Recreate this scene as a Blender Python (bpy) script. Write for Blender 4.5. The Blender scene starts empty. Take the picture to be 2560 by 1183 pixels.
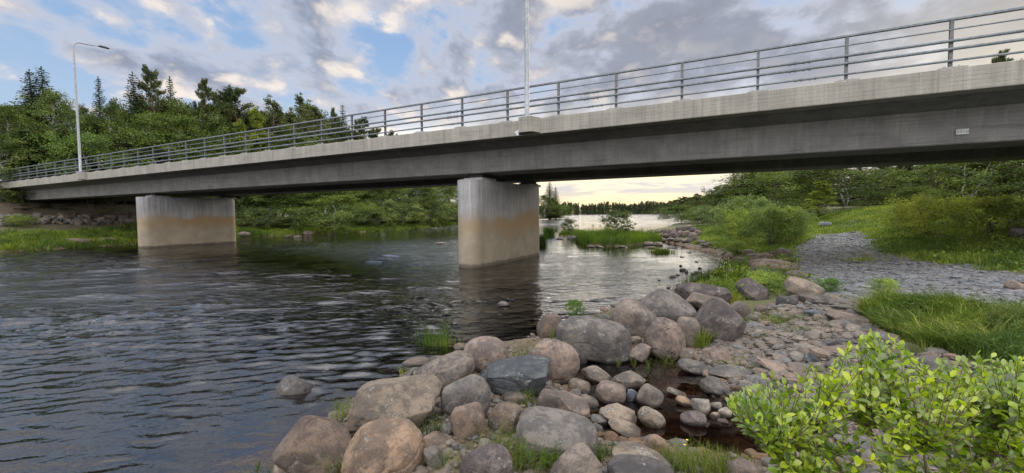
import bpy, math, random
import numpy as np
from mathutils import Matrix, Vector

# ---------------------------------------------------------------- camera
EYE = 2.2
F = 1100.0 / 2560.0
PITCH, ROLL = math.radians(-2.92), math.radians(-0.47)
scene = bpy.context.scene
col = scene.collection
cam_d = bpy.data.cameras.new("camera")
cam_d.sensor_width = 36.0
cam_d.lens = 36.0 * F
cam_d.clip_start = 0.05
cam_d.clip_end = 6000
cam = bpy.data.objects.new("camera", cam_d)
col.objects.link(cam)
CAMROT = Matrix.Rotation(math.pi / 2 + PITCH, 3, 'X') @ Matrix.Rotation(ROLL, 3, 'Z')
cam.matrix_world = Matrix.Translation((0, 0, EYE)) @ CAMROT.to_4x4()
scene.camera = cam

# ---------------------------------------------------------------- light
SUN_AZ = math.radians(38)      # to the right of straight ahead
SUN_EL = math.radians(9)
scene.view_settings.view_transform = 'Standard'
scene.view_settings.look = 'None'
scene.view_settings.gamma = 1.0
scene.view_settings.exposure = 0.6
scene.cycles.max_bounces = 8
scene.cycles.transparent_max_bounces = 12
scene.cycles.volume_bounces = 0
scene.cycles.caustics_reflective = False
scene.cycles.caustics_refractive = False

class NT:
    """small node-tree writer"""
    def __init__(s, tree):
        s.t = tree; tree.nodes.clear()
    def n(s, typ, **kw):
        nd = s.t.nodes.new(typ)
        ins = kw.pop('ins', {})
        for k, v in kw.items(): setattr(nd, k, v)
        for k, v in ins.items(): s.put(nd.inputs[k], v)
        return nd
    def put(s, sock, v):
        if isinstance(v, bpy.types.NodeSocket): s.t.links.new(v, sock)
        elif isinstance(v, bpy.types.Node): s.t.links.new(v.outputs[0], sock)
        else:
            if isinstance(v, (tuple, list)) and len(v) == 3 and sock.type == 'RGBA': v = (*v, 1)
            sock.default_value = v
    def math(s, op, a, b=0.0, c=0.0, clamp=False):
        nd = s.t.nodes.new('ShaderNodeMath'); nd.operation = op; nd.use_clamp = clamp
        s.put(nd.inputs[0], a); s.put(nd.inputs[1], b); s.put(nd.inputs[2], c)
        return nd.outputs[0]
    def vmath(s, op, a, b=(0, 0, 0), scale=None):
        nd = s.t.nodes.new('ShaderNodeVectorMath'); nd.operation = op
        s.put(nd.inputs[0], a); s.put(nd.inputs[1], b)
        if scale is not None: s.put(nd.inputs['Scale'], scale)
        return nd.outputs['Value'] if op in ('DOT_PRODUCT', 'LENGTH') else nd.outputs[0]
    def mix(s, fac, a, b, mode='MIX'):
        nd = s.t.nodes.new('ShaderNodeMix'); nd.data_type = 'RGBA'; nd.blend_type = mode; nd.clamp_factor = True
        s.put(nd.inputs[0], fac); s.put(nd.inputs[6], a); s.put(nd.inputs[7], b)
        return nd.outputs[2]
    def ramp(s, v, a, b, lo=0.0, hi=1.0):
        nd = s.t.nodes.new('ShaderNodeMapRange'); nd.interpolation_type = 'SMOOTHSTEP'
        s.put(nd.inputs[0], v)
        for i, q in enumerate((a, b, lo, hi)): s.put(nd.inputs[i + 1], q)
        return nd.outputs[0]
    def noise(s, vec, scale, detail=4.0, rough=0.55, dist=0.0, dims='3D', w=0.0):
        nd = s.t.nodes.new('ShaderNodeTexNoise'); nd.noise_dimensions = dims
        s.put(nd.inputs['Vector'], vec)
        if dims == '4D': s.put(nd.inputs['W'], w)
        s.put(nd.inputs['Scale'], scale); s.put(nd.inputs['Detail'], detail)
        s.put(nd.inputs['Roughness'], rough); s.put(nd.inputs['Distortion'], dist)
        return nd.outputs[0]
    def scale(s, vec, sc):
        nd = s.t.nodes.new('ShaderNodeMapping'); s.put(nd.inputs['Vector'], vec); nd.inputs['Scale'].default_value = sc
        return nd.outputs[0]
    def bump(s, h, strength=0.5, dist=0.02, normal=None):
        nd = s.t.nodes.new('ShaderNodeBump'); s.put(nd.inputs['Height'], h)
        s.put(nd.inputs['Strength'], strength); s.put(nd.inputs['Distance'], dist)
        if normal is not None: s.put(nd.inputs['Normal'], normal)
        return nd.outputs[0]

world = bpy.data.worlds.new("World")
scene.world = world
world.use_nodes = True
w = NT(world.node_tree)
tc = w.n('ShaderNodeTexCoord')
D = w.vmath('NORMALIZE', tc.outputs['Generated'])
sep = w.n('ShaderNodeSeparateXYZ', ins={0: D})
dx, dy, dz = sep.outputs
sky = w.n('ShaderNodeTexSky', sky_type='NISHITA', sun_disc=False, sun_elevation=SUN_EL, sun_rotation=SUN_AZ)
zc = w.math('MAXIMUM', dz, 0.0)
den = w.math('ADD', zc, 0.32)
px_ = w.math('DIVIDE', dx, den); py_ = w.math('DIVIDE', dy, den)
P = w.n('ShaderNodeCombineXYZ', ins={0: px_, 1: py_, 2: 0.0}).outputs[0]
# cloud rows run away to the right, stretched across the view
Pm = w.n('ShaderNodeMapping', ins={'Vector': P, 'Rotation': (0, 0, math.radians(-38)), 'Scale': (2.5, 2.1, 1)}).outputs[0]
Pm = w.vmath('ADD', Pm, (3.1, 5.4, 0.0))
n_big = w.noise(Pm, 0.8, 3, 0.5)
n_mid = w.noise(Pm, 2.0, 8, 0.57, 0.15)
n_lit = w.noise(w.vmath('ADD', Pm, (0.12, 0.14, 0.0)), 2.0, 6, 0.52, 0.15)
cov = w.math('ADD', w.math('MULTIPLY', n_big, 0.28), w.math('MULTIPLY', n_mid, 0.72))
SKYK = 7.1     # world strength is 0.1, so cloud radiances are written scaled up to match
def K(r, g, b): return (r * SKYK, g * SKYK, b * SKYK, 1)
# the closed cloud deck to the right, broken cloud at the upper left
deck = w.ramp(w.math('ADD', dx, w.math('MULTIPLY', dz, 0.30)), -0.25, 0.35)
covt = w.math('ADD', cov, w.math('MULTIPLY', deck, 0.07))
mask = w.ramp(covt, 0.405, 0.53)
edge = w.ramp(covt, 0.47, 0.60)
grey = w.mix(deck, K(.34, .41, .55), K(.32, .345, .42))
grey = w.mix(w.math('MULTIPLY', w.ramp(n_mid, .52, .66), .6), grey, K(.25, .27, .34))
cloud = w.mix(edge, K(.55, .58, .68), grey)
# tops lit cream by the low sun: where the cloud thins towards the light
diff = w.math('SUBTRACT', n_mid, n_lit)
lit = w.math('MULTIPLY', w.ramp(diff, 0.0, 0.21), w.ramp(covt, .43, .50))
lit = w.math('MULTIPLY', lit, w.ramp(dx, 0.45, -.05, .18, 1.0))
cloud = w.mix(w.math('MULTIPLY', lit, .85), cloud, K(.98, .87, .77))
blue = w.mix(w.ramp(dz, 0.10, 0.42), K(.46, .60, .80), K(.26, .43, .72))
blue = w.mix(0.12, blue, w.vmath('SCALE', sky.outputs[0], scale=1.0))
skyc = w.mix(mask, blue, cloud)
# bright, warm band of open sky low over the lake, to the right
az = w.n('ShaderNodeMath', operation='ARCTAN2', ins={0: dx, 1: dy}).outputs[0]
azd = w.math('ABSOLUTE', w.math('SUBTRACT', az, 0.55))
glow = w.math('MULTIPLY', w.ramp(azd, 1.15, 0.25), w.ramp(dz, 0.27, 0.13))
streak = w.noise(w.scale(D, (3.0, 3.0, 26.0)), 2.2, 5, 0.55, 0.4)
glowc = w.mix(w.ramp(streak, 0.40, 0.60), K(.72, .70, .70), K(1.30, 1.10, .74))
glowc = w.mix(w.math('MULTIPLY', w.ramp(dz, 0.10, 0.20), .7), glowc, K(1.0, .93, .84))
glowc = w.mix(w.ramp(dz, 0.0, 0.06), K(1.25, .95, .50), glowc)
band = w.math('MULTIPLY', w.math('MULTIPLY', w.ramp(dz, 0.075, 0.11), w.ramp(dz, 0.205, 0.15)), w.ramp(azd, 1.1, 0.5))  # extra brightness added to the sky behind the bridge, to brighten water reflections
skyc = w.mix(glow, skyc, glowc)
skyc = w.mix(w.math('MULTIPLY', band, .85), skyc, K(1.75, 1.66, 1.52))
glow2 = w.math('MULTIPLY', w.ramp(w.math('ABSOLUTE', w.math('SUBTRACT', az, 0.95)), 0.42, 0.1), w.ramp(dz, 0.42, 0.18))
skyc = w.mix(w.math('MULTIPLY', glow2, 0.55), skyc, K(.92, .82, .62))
# unseen sky overhead and behind the photographer, brightened to light the landscape
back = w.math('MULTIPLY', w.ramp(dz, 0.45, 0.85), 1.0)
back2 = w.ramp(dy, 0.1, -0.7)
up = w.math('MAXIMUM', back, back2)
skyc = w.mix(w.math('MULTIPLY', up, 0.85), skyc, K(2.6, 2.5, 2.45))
skyc = w.mix(w.ramp(dz, -0.01, -0.05), skyc, K(.12, .13, .10))
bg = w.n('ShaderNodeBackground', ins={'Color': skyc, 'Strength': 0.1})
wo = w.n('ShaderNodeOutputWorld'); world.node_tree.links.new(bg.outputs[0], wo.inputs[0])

sd_ = bpy.data.lights.new("sun", 'SUN'); sd_.energy = 0.9; sd_.angle = math.radians(22); sd_.color = (1.0, .86, .66)
sun = bpy.data.objects.new("sun", sd_); col.objects.link(sun)
sdir = Vector((math.sin(SUN_AZ) * math.cos(math.radians(20)), math.cos(SUN_AZ) * math.cos(math.radians(20)), math.sin(math.radians(20))))
sun.rotation_euler = sdir.to_track_quat('Z', 'Y').to_euler()
sun.location = (30, 30, 30)

# ---------------------------------------------------------------- helpers
rng = np.random.default_rng(11)
def ray(px, py):
    v = CAMROT @ Vector(((px - 1280) / 1100.0, -(py - 591.5) / 1100.0, -1.0))
    return v / v.y
def U(px, py, z=0.0):
    r = ray(px, py); t = (z - EYE) / r.z
    return np.array([r.x * t, r.y * t])
def tag(o, label=None, cat=None, group=None, kind=None):
    for k, v in (('label', label), ('category', cat), ('group', group), ('kind', kind)):
        if v: o[k] = v
    return o
def empty(name, loc=(0, 0, 0), rz=0.0, parent=None):
    o = bpy.data.objects.new(name, None); col.objects.link(o)
    o.location = loc; o.rotation_euler = (0, 0, rz); o.empty_display_size = 0.2
    if parent: o.parent = parent
    return o
def mesh(name, V, faces, mat=None, parent=None, smooth=True, sharp=None):
    """faces: a list of arrays, each (n,k)"""
    me = bpy.data.meshes.new(name)
    V = np.asarray(V, np.float32)
    fs = [np.asarray(f, np.int32) for f in (faces if isinstance(faces, list) else [faces]) if len(f)]
    me.vertices.add(len(V)); me.vertices.foreach_set('co', V.ravel())
    tot = sum(f.size for f in fs); npoly = sum(len(f) for f in fs)
    me.loops.add(tot); me.polygons.add(npoly)
    me.loops.foreach_set('vertex_index', np.concatenate([f.ravel() for f in fs]))
    cnt = np.concatenate([np.full(len(f), f.shape[1], np.int32) for f in fs])
    st = np.concatenate([[0], np.cumsum(cnt)[:-1]]).astype(np.int32)
    me.polygons.foreach_set('loop_start', st)
    me.polygons.foreach_set('use_smooth', np.full(npoly, smooth))
    me.update(calc_edges=True); me.validate()
    if mat: me.materials.append(mat)
    o = bpy.data.objects.new(name, me); col.objects.link(o)
    if parent: o.parent = parent
    return o
class MB:
    def __init__(s): s.v = []; s.q = []; s.t = []; s.n = 0
    def add(s, V, q=(), t=()):
        V = np.asarray(V, float).reshape(-1, 3)
        if len(q): s.q.append(np.asarray(q) + s.n)
        if len(t): s.t.append(np.asarray(t) + s.n)
        s.v.append(V); s.n += len(V)
    def box(s, a, b, bev=0.0):
        x0, y0, z0 = a; x1, y1, z1 = b
        if bev > 0:
            prof = [(x0 + bev, y0), (x1 - bev, y0), (x1, y0 + bev), (x1, y1 - bev), (x1 - bev, y1), (x0 + bev, y1), (x0, y1 - bev), (x0, y0 + bev)]
            s.prism(prof, z0, z1); return
        V = [(x, y, z) for z in (z0, z1) for (x, y) in ((x0, y0), (x1, y0), (x1, y1), (x0, y1))]
        s.add(V, [(3, 2, 1, 0), (4, 5, 6, 7), (0, 1, 5, 4), (1, 2, 6, 5), (2, 3, 7, 6), (3, 0, 4, 7)])
    def prism(s, prof, z0, z1):
        n = len(prof); V = [(x, y, z0) for x, y in prof] + [(x, y, z1) for x, y in prof]
        V += [(np.mean([p[0] for p in prof]), np.mean([p[1] for p in prof]), z) for z in (z0, z1)]
        q = [(i, (i + 1) % n, (i + 1) % n + n, i + n) for i in range(n)]
        t = [((i + 1) % n, i, 2 * n) for i in range(n)] + [(i + n, (i + 1) % n + n, 2 * n + 1) for i in range(n)]
        s.add(V, q, t)
    def extrude_x(s, prof, x0, x1, nx=1):
        """profile in (y,z), swept along x"""
        n = len(prof); xs = np.linspace(x0, x1, nx + 1)
        V = [(x, y, z) for x in xs for (y, z) in prof]
        q = [(k * n + i, k * n + (i + 1) % n, (k + 1) * n + (i + 1) % n, (k + 1) * n + i) for k in range(nx) for i in range(n)]
        s.add(V, q)
        me = bpy.data  # caps by fan around the mean point
        c = np.mean(prof, axis=0)
        s.add([(x0, y, z) for y, z in prof] + [(x0, c[0], c[1])], t=[((i + 1) % n, i, n) for i in range(n)])
        s.add([(x1, y, z) for y, z in prof] + [(x1, c[0], c[1])], t=[(i, (i + 1) % n, n) for i in range(n)])
    def tube(s, pts, rad, seg=8, cap=True):
        pts = np.asarray(pts, float); rad = np.broadcast_to(np.asarray(rad, float), (len(pts),))
        tan = np.gradient(pts, axis=0); tan /= np.linalg.norm(tan, axis=1)[:, None] + 1e-9
        up = np.array([0, 0, 1.0]) if abs(tan[0, 2]) < .9 else np.array([1.0, 0, 0])
        a = np.cross(tan, up); a /= np.linalg.norm(a, axis=1)[:, None] + 1e-9
        b = np.cross(tan, a)
        th = np.arange(seg) / seg * 2 * np.pi
        V = pts[:, None] + rad[:, None, None] * (np.cos(th)[None, :, None] * a[:, None] + np.sin(th)[None, :, None] * b[:, None])
        n = len(pts); i = np.arange(n - 1)[:, None] * seg; j = np.arange(seg)[None]
        q = np.stack([i + j, i + (j + 1) % seg, i + seg + (j + 1) % seg, i + seg + j], -1).reshape(-1, 4)
        V = V.reshape(-1, 3); t = []
        if cap:
            V = np.concatenate([V, pts[:1], pts[-1:]])
            t = [(k, (k + 1) % seg, n * seg) for k in range(seg)] + [((n - 1) * seg + (k + 1) % seg, (n - 1) * seg + k, n * seg + 1) for k in range(seg)]
        s.add(V, q, t)
    def build(s, name, mat, parent=None, smooth=False):
        fs = ([np.concatenate(s.q)] if s.q else []) + ([np.concatenate(s.t)] if s.t else [])
        return mesh(name, np.concatenate(s.v), fs, mat, parent, smooth)
def soft_edges(o, wdt=0.012, seg=2):
    m = o.modifiers.new('bevel', 'BEVEL'); m.width = wdt; m.segments = seg; m.limit_method = 'ANGLE'; m.angle_limit = math.radians(40)
    return o
def copy_tree(o, parent=None):
    c = o.copy(); col.objects.link(c); c.parent = parent
    for ch in [q for q in KIDS.get(o.name, [])]: copy_tree(ch, c)
    return c
KIDS = {}
def kid(parent, o): KIDS.setdefault(parent.name, []).append(o); return o

_W = [(np.random.default_rng(5).normal(size=(14, 3)) * (2 ** k) * 1.7, np.random.default_rng(k).uniform(0, 6.28, 14)) for k in range(6)]
def fbm(p, octs=4, gain=0.5, seed=0.0, start=0):
    p = np.asarray(p, float); out = np.zeros(p.shape[:-1]); a = 1.0; tot = 0
    for k in range(start, start + octs):
        K_, ph = _W[min(k, 5)]
        if k > 5: K_ = K_ * 2 ** (k - 5)
        out += a * np.sin(p @ K_.T + ph + seed * (1 + .37 * k)).sum(-1) / 3.7; tot += a; a *= gain
    return out / tot
def sstep(x, a, b):
    t = np.clip((x - a) / (b - a), 0, 1); return t * t * (3 - 2 * t)
def new_mat(name):
    m = bpy.data.materials.new(name); m.use_nodes = True
    return m, NT(m.node_tree)
def out(nt, sh, vol=None):
    o = nt.n('ShaderNodeOutputMaterial'); nt.t.links.new(sh, o.inputs[0])
    if vol is not None: nt.t.links.new(vol, o.inputs[1])
def prin(nt, **ins):
    nd = nt.t.nodes.new('ShaderNodeBsdfPrincipled')
    for k, v in ins.items(): nt.put(nd.inputs[k.replace('_', ' ')], v)
    return nd.outputs[0]
# ---------------------------------------------------------------- terrain
def PX(pts, z=0.0): return np.array([U(x, y, z) for x, y in pts])
right_shore = np.concatenate([
    np.array([(-9, -60), (-4, -8), (-2.9, 0), (-2.5, 2.2)]),
    PX([(715, 1183), (765, 1085), (865, 1030), (930, 975), (1055, 930), (1130, 895), (1210, 866), (1340, 845), (1420, 812), (1500, 785), (1600, 748),
        (1690, 728), (1745, 702), (1762, 682), (1830, 668), (1828, 648), (1790, 634), (1740, 624), (1700, 614), (1660, 604), (1625, 592), (1606, 585),
        (1622, 578), (1670, 568), (1690, 558)]),
    np.array([(36, 82), (47, 110), (62, 150), (84, 220), (110, 290), (150, 380), (220, 500), (330, 640), (420, 740)])])
left_shore = np.concatenate([
    np.array([(300, 790), (120, 760), (20, 700), (-20, 560), (0, 380), (22, 270), (28, 218), (17, 190), (4, 155), (-4, 128)]),
    PX([(1146, 562), (1110, 564), (1050, 570), (980, 575), (900, 580), (830, 584), (760, 587), (690, 590), (600, 593), (480, 600), (340, 612), (240, 616), (150, 622), (0, 631)]),
    np.array([(-44, 27), (-60, 20), (-90, 0), (-110, -60)])])
RIVER = np.concatenate([right_shore, left_shore])
POOL = PX([(1436, 900), (1530, 885), (1600, 872), (1700, 884), (1768, 930), (1775, 985), (1836, 1003), (1890, 1040), (1960, 1090), (1950, 1150), (1760, 1150),
           (1690, 1128), (1640, 1108), (1560, 1112), (1490, 1095), (1470, 1040), (1440, 990), (1400, 965), (1395, 930)])
ISLE = PX([(1446, 607), (1470, 614), (1540, 616), (1600, 613), (1655, 607), (1640, 600), (1600, 592), (1520, 587), (1465, 592)])
ISLE2 = PX([(1396, 590), (1430, 593), (1465, 589), (1458, 583), (1412, 582)])
def inside(p, poly):
    x, y = p[..., 0], p[..., 1]; r = np.zeros(x.shape, bool)
    for (x0, y0), (x1, y1) in zip(poly, np.roll(poly, -1, 0)):
        c = (y0 > y) != (y1 > y)
        if y1 != y0: r ^= c & (x < (x1 - x0) * (y - y0) / (y1 - y0) + x0)
    return r
def edist(p, poly):
    d = np.full(p.shape[:-1], 1e9)
    for a, b in zip(poly, np.roll(poly, -1, 0)):
        e = b - a; L = e @ e
        t = np.clip(((p - a) @ e) / max(L, 1e-9), 0, 1)
        q = p - a - t[..., None] * e
        d = np.minimum(d, (q * q).sum(-1))
    return np.sqrt(d)
def land_sd(p):
    """+ metres inland, - metres out in the water"""
    r = edist(p, RIVER) * np.where(inside(p, RIVER), -1, 1)
    for I in (ISLE, ISLE2):
        i = edist(p, I) * np.where(inside(p, I), 1, -1); r = np.maximum(r, i)
    q = edist(p, POOL) * np.where(inside(p, POOL), -1, 1)
    return np.minimum(r, q), q
DV = np.array([-.882, .4713]); NV = np.array([.4713, .882])
def H(p):
    p = np.asarray(p, float); sh = p.shape[:-1]; p = p.reshape(-1, 2)
    jit = np.concatenate([p, np.zeros((len(p), 1))], 1)
    sd, q = land_sd(p)
    amp = np.clip(np.hypot(p[:, 0], p[:, 1]) / 60, 0.08, 1.0)
    sd = sd + fbm(jit * 0.8, 3) * 0.35 * amp
    land = 0.03 + .10 * (1 - np.exp(-np.maximum(sd, 0) / .3)) + .105 * np.minimum(np.maximum(sd, 0), 7) + .02 * np.clip(sd - 7, 0, 60)
    wet = -0.02 - .42 * np.maximum(-sd, 0)
    wet = np.maximum(wet, np.where((q < 0) & (p[:, 0] > .3) & (p[:, 1] < 9), -.24, -1.9))
    z = np.where(sd > 0, land, wet)
    x, y = p[:, 0], p[:, 1]
    rise = 1.5 * sstep((x - .35 * y - 9) / 10, 0, 1) * sstep(sd, 3, 8) * (x > 0)
    d = p @ DV; n = p @ NV
    win = sstep(n, 6, 12) * sstep(n, 34, 27)
    emb = 1.35 * sstep(d, 52, 59.5) * win + 3.0 * sstep(d, 62.5, 66) * sstep(n, 11, 14.5) * sstep(n, 28, 23.5)
    embr = 1.6 * sstep(-d, 12, 19) * sstep(n, 9, 13) * sstep(n, 30, 25)
    far = sstep(np.hypot(x, y), 60, 300) * 2.0 * sstep(sd, 5, 60)
    z = z + np.where(sd > 0, rise + emb * (x < 0) + embr + far, 0)
    z = z + fbm(jit * 1.9, 3) * .035 * (np.abs(sd) > .1) + fbm(jit * .25, 2) * .12 * sstep(sd, 2, 12)
    return z.reshape(sh)
def UT(px, py, dz=0.0):
    """where the pixel's ray meets the terrain raised by dz"""
    r = ray(px, py); ts = np.concatenate([np.arange(1.0, 12, .02), np.arange(12, 60, .1), np.arange(60, 900, 2.)])
    pts = np.stack([r.x * ts, r.y * ts], 1)
    g = np.maximum(H(pts), 0) + dz
    z = EYE + r.z * ts
    k = np.argmax(z < g) if (z < g).any() else len(ts) - 1
    return pts[k], float(np.maximum(g[k], dz))

def axis(fine, a, b, lo, hi, growth):
    xs = list(np.arange(a, b, fine)); st = fine
    while xs[-1] < hi: st *= growth; xs.append(xs[-1] + st)
    st = fine; L = [xs[0]]
    while L[-1] > lo: st *= growth; L.append(L[-1] - st)
    return np.array(L[:0:-1] + xs)
def gridmesh(xs, ys):
    X, Y = np.meshgrid(xs, ys); nx, ny = len(xs), len(ys)
    i = np.arange(ny - 1)[:, None] * nx; j = np.arange(nx - 1)[None]
    q = np.stack([i + j, i + j + 1, i + nx + j + 1, i + nx + j], -1).reshape(-1, 4)
    return X, Y, q
def setattr_f(o, name, val):
    a = o.data.attributes.new(name, 'FLOAT', 'POINT'); a.data.foreach_set('value', np.asarray(val, np.float32).ravel())

PATH = None
def polyT(pts): return np.array([UT(x, y)[0] for x, y in pts])
PATH = polyT([(2040, 588), (2150, 578), (2190, 606), (2215, 636), (2340, 658), (2480, 676), (2556, 690)]) 
PATH = np.concatenate([PATH, [(16, 10.5), (20, 9), (20, 4), (12, 4.5)], polyT([(2556, 812), (2440, 795), (2300, 770), (2150, 760), (2050, 756), (1990, 705), (1965, 665), (1990, 618)])])
COBB = np.concatenate([polyT([(1850, 815), (1930, 760), (2060, 738), (2150, 742), (2190, 790), (2330, 872), (2450, 925), (2556, 970)]), [(4.5, 3), (3.5, 1.2), (1.2, 2.0)],
                       polyT([(1930, 1175), (1900, 1090), (1830, 1005), (1750, 950), (1740, 880)])])
GRASSY = np.concatenate([polyT([(2150, 785), (2240, 758), (2330, 760), (2440, 778), (2556, 800), (2556, 935), (2440, 905), (2300, 878), (2210, 830)])])

xs = axis(.13, -8, 14, -1500, 1500, 1.035); ys = axis(.13, 0, 24, -80, 1900, 1.035)
X, Y, q = gridmesh(xs, ys)
pp = np.stack([X, Y], -1).reshape(-1, 2)
Zt = H(pp)
m, t = new_mat('ground')
tc = t.n('ShaderNodeTexCoord'); O = tc.outputs['Object']
ag = t.n('ShaderNodeAttribute', attribute_name='grass').outputs['Fac']
ap = t.n('ShaderNodeAttribute', attribute_name='crushed').outputs['Fac']
ae = t.n('ShaderNodeAttribute', attribute_name='bed').outputs['Fac']
n1 = t.noise(O, 2.2, 6, .6); n2 = t.noise(O, 14, 5, .6); n3 = t.noise(O, 0.35, 4, .5)
vor = t.n('ShaderNodeTexVoronoi', ins={'Vector': O, 'Scale': 9.0}); vd = vor.outputs['Distance']; vc = vor.outputs['Color']
soil = t.mix(t.ramp(n2, .35, .7), (.085, .06, .042), (.17, .125, .09))
soil = t.mix(t.ramp(n1, .5, .62), soil, t.mix(vc, (.12, .09, .07), (.26, .19, .15)))
gc = t.mix(t.ramp(n2, .35, .65), (.06, .065, .028), (.12, .13, .05))
gc = t.mix(t.ramp(n3, .42, .6), gc, (.09, .105, .035))
crush = t.mix(t.n('ShaderNodeSeparateColor', ins={0: vc}).outputs[0], (.10, .11, .12), (.24, .25, .27))
c = t.mix(ap, soil, crush)
c = t.mix(t.math('MULTIPLY', ag, t.ramp(n1, .30, .45)), c, gc)
bedc = t.mix(t.n('ShaderNodeSeparateColor', ins={0: vc}).outputs[0], (.05, .035, .02), (.16, .11, .06))
c = t.mix(ae, c, bedc)
hgt = t.math('ADD', t.math('MULTIPLY', vd, .6), n2)
out(t, prin(t, Base_Color=c, Roughness=.92, Normal=t.bump(hgt, .8, .05)))
M_ground = m
ter = mesh('ground', np.concatenate([pp, Zt[:, None]], 1), q, M_ground)
tag(ter, kind='structure')
sdv, _ = land_sd(pp)
jj = np.concatenate([pp, np.zeros((len(pp), 1))], 1)
def soften(p, poly, w_): return sstep(edist(p, poly) * np.where(inside(p, poly), 1, -1) + fbm(np.concatenate([p, p[:, :1] * 0], 1) * 1.5, 3) * w_, -w_, w_)
g_path = soften(pp, PATH, .35); g_cob = soften(pp, COBB, .25); g_gr = soften(pp, GRASSY, .25)
near_bank = (np.hypot(pp[:, 0], pp[:, 1]) < 9) & (sdv < 2.2) & (pp[:, 0] > -4)
gr = np.ones(len(pp)) * sstep(sdv, .15, .7) * (1 - g_path) * (1 - g_cob) * (1 - near_bank * .75)
dd = pp @ DV; nn = pp @ NV
rip = sstep(dd, 54.5, 56.5) * sstep(nn, 8, 12) * sstep(nn, 34, 28) * (pp[:, 0] < 0)
under = sstep(nn, 14.5, 16) * sstep(nn, 23.5, 21.5)
gr = np.maximum(gr * (1 - rip) * (1 - .5 * under * (dd > 30)), g_gr * .8)
setattr_f(ter, 'grass', gr); setattr_f(ter, 'crushed', g_path); setattr_f(ter, 'bed', sstep(Zt, .06, -.02))

# ---------------------------------------------------------------- water
def wave_tile(N, L, lmin, lmax, dirv, spread, rms, seed):
    r = np.random.default_rng(seed)
    k = np.fft.fftfreq(N, L / N) * 2 * np.pi; KX, KY = np.meshgrid(k, k); kk = np.hypot(KX, KY) + 1e-9
    lam = 2 * np.pi / kk
    c_ = np.abs(KX * dirv[0] + KY * dirv[1]) / kk
    A = (lam > lmin) * (lam < lmax) * kk ** -1.1 * c_ ** spread
    h = np.fft.ifft2(A * (r.normal(size=(N, N)) + 1j * r.normal(size=(N, N)))).real
    h = h / h.std(); h = h + .25 * (h * h - 1)
    return h / h.std() * rms, L, N
def sample(tile, x, y):
    h, L, N = tile; u = (x / L * N) % N; v = (y / L * N) % N
    i = np.floor(u).astype(int); j = np.floor(v).astype(int); a = u - i; b = v - j
    i %= N; j %= N; i1 = (i + 1) % N; j1 = (j + 1) % N
    return h[j, i] * (1 - a) * (1 - b) + h[j, i1] * a * (1 - b) + h[j1, i] * (1 - a) * b + h[j1, i1] * a * b
T1 = wave_tile(768, 11.0, .13, .5, (.20, -.98), 6, .0108, 1)
T2 = wave_tile(512, 5.3, .07, .2, (.1, -.99), 2.5, .0032, 2)
T3 = wave_tile(768, 37.0, .7, 3.2, (.25, -.97), 5, .021, 3)
wx = axis(.055, -9, 5, -1500, 1500, 1.011); 
wy = [2.0]
while wy[-1] < 1900: wy.append(wy[-1] + min(.028 + .0062 * (wy[-1] - 2) + .00025 * (wy[-1] - 2) ** 2, 40))
wy = np.array([-80, -40, -20, -8, -3, 0, 1.2] + wy)
X, Y, q = gridmesh(wx, wy)
pw = np.stack([X, Y], -1).reshape(-1, 2)
sx = np.gradient(wx); sy = np.gradient(wy); SP = np.maximum(*np.meshgrid(sx, sy)).ravel()
wsd, wq = land_sd(pw)
calm_pool = sstep(wq, 0.4, 0.05)
CALM = PX([(1350, 606), (1420, 600), (1560, 596), (1660, 598), (1760, 616), (1835, 640), (1838, 668), (1760, 690), (1650, 668), (1560, 648), (1450, 640), (1350, 634)])
calm = np.maximum(sstep(edist(pw, CALM) * np.where(inside(pw, CALM), 1, -1), -1.5, 1.5) * .86, calm_pool * .97)
calm = np.maximum(calm, sstep(-wsd, 1.1, .2) * .5)
HALF = PX([(1345, 640), (1500, 640), (1830, 668), (1700, 730), (1560, 770), (1400, 830), (1300, 840), (1340, 720)])
calm = np.maximum(calm, sstep(edist(pw, HALF) * np.where(inside(pw, HALF), 1, -1), -1.2, 1.0) * .42)
jw = np.concatenate([pw, np.zeros((len(pw), 1))], 1)
patch = np.clip(.75 + .5 * fbm(jw * np.array([.12, .3, 1]), 3), .3, 1.35)
fade = lambda lam: sstep(SP, lam * .55, lam * .25)
x, y = pw.T
hz = (sample(T1, x, y) * fade(.26) + sample(T2, x, y) * fade(.16) + sample(T3, x, y) * fade(1.3) * (.35 + .65 * sstep(y, 7, 15))) * (1 - calm) * patch
# water humping over the sunken boulder and tailing off downstream
bx, by = U(742, 975)
rr = np.hypot(x - bx, (y - by)); 
hz += .035 * np.exp(-((x - bx) / .30) ** 2 - ((y - by - .22) / .25) ** 2) + .007 * np.exp(-(rr / .6) ** 2) * np.sin(rr * 21 + x * 4)
V = np.concatenate([pw, hz[:, None]], 1)
nx, ny = len(wx), len(wy)
idx = np.arange(nx * ny).reshape(ny, nx)
ring = np.concatenate([idx[0, :-1], idx[:-1, -1], idx[-1, :0:-1], idx[:0:-1, 0]])
base = len(V); Vb = V[ring].copy(); Vb[:, 2] = -4.0
V2 = np.concatenate([V, Vb, [[0, 0, -4.0]]])
nr = len(ring); k = np.arange(nr)
side = np.stack([ring, base + k, base + (k + 1) % nr, ring[(k + 1) % nr]], 1)
bot = np.stack([base + (k + 1) % nr, base + k, np.full(nr, base + nr)], 1)
m, t = new_mat('river_water')
tc = t.n('ShaderNodeTexCoord'); O = tc.outputs['Object']
cal = t.n('ShaderNodeAttribute', attribute_name='calm').outputs['Fac']
am = t.math('SUBTRACT', 1.0, cal)
wv = t.scale(O, (.55, 1.5, 1))
b1 = t.noise(wv, 4.2, 3, .55, .3); b2 = t.noise(t.scale(O, (.8, 1.3, 1)), 15, 2, .5); b3 = t.noise(t.scale(O, (.5, 1.2, 1)), .9, 3, .5)
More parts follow.
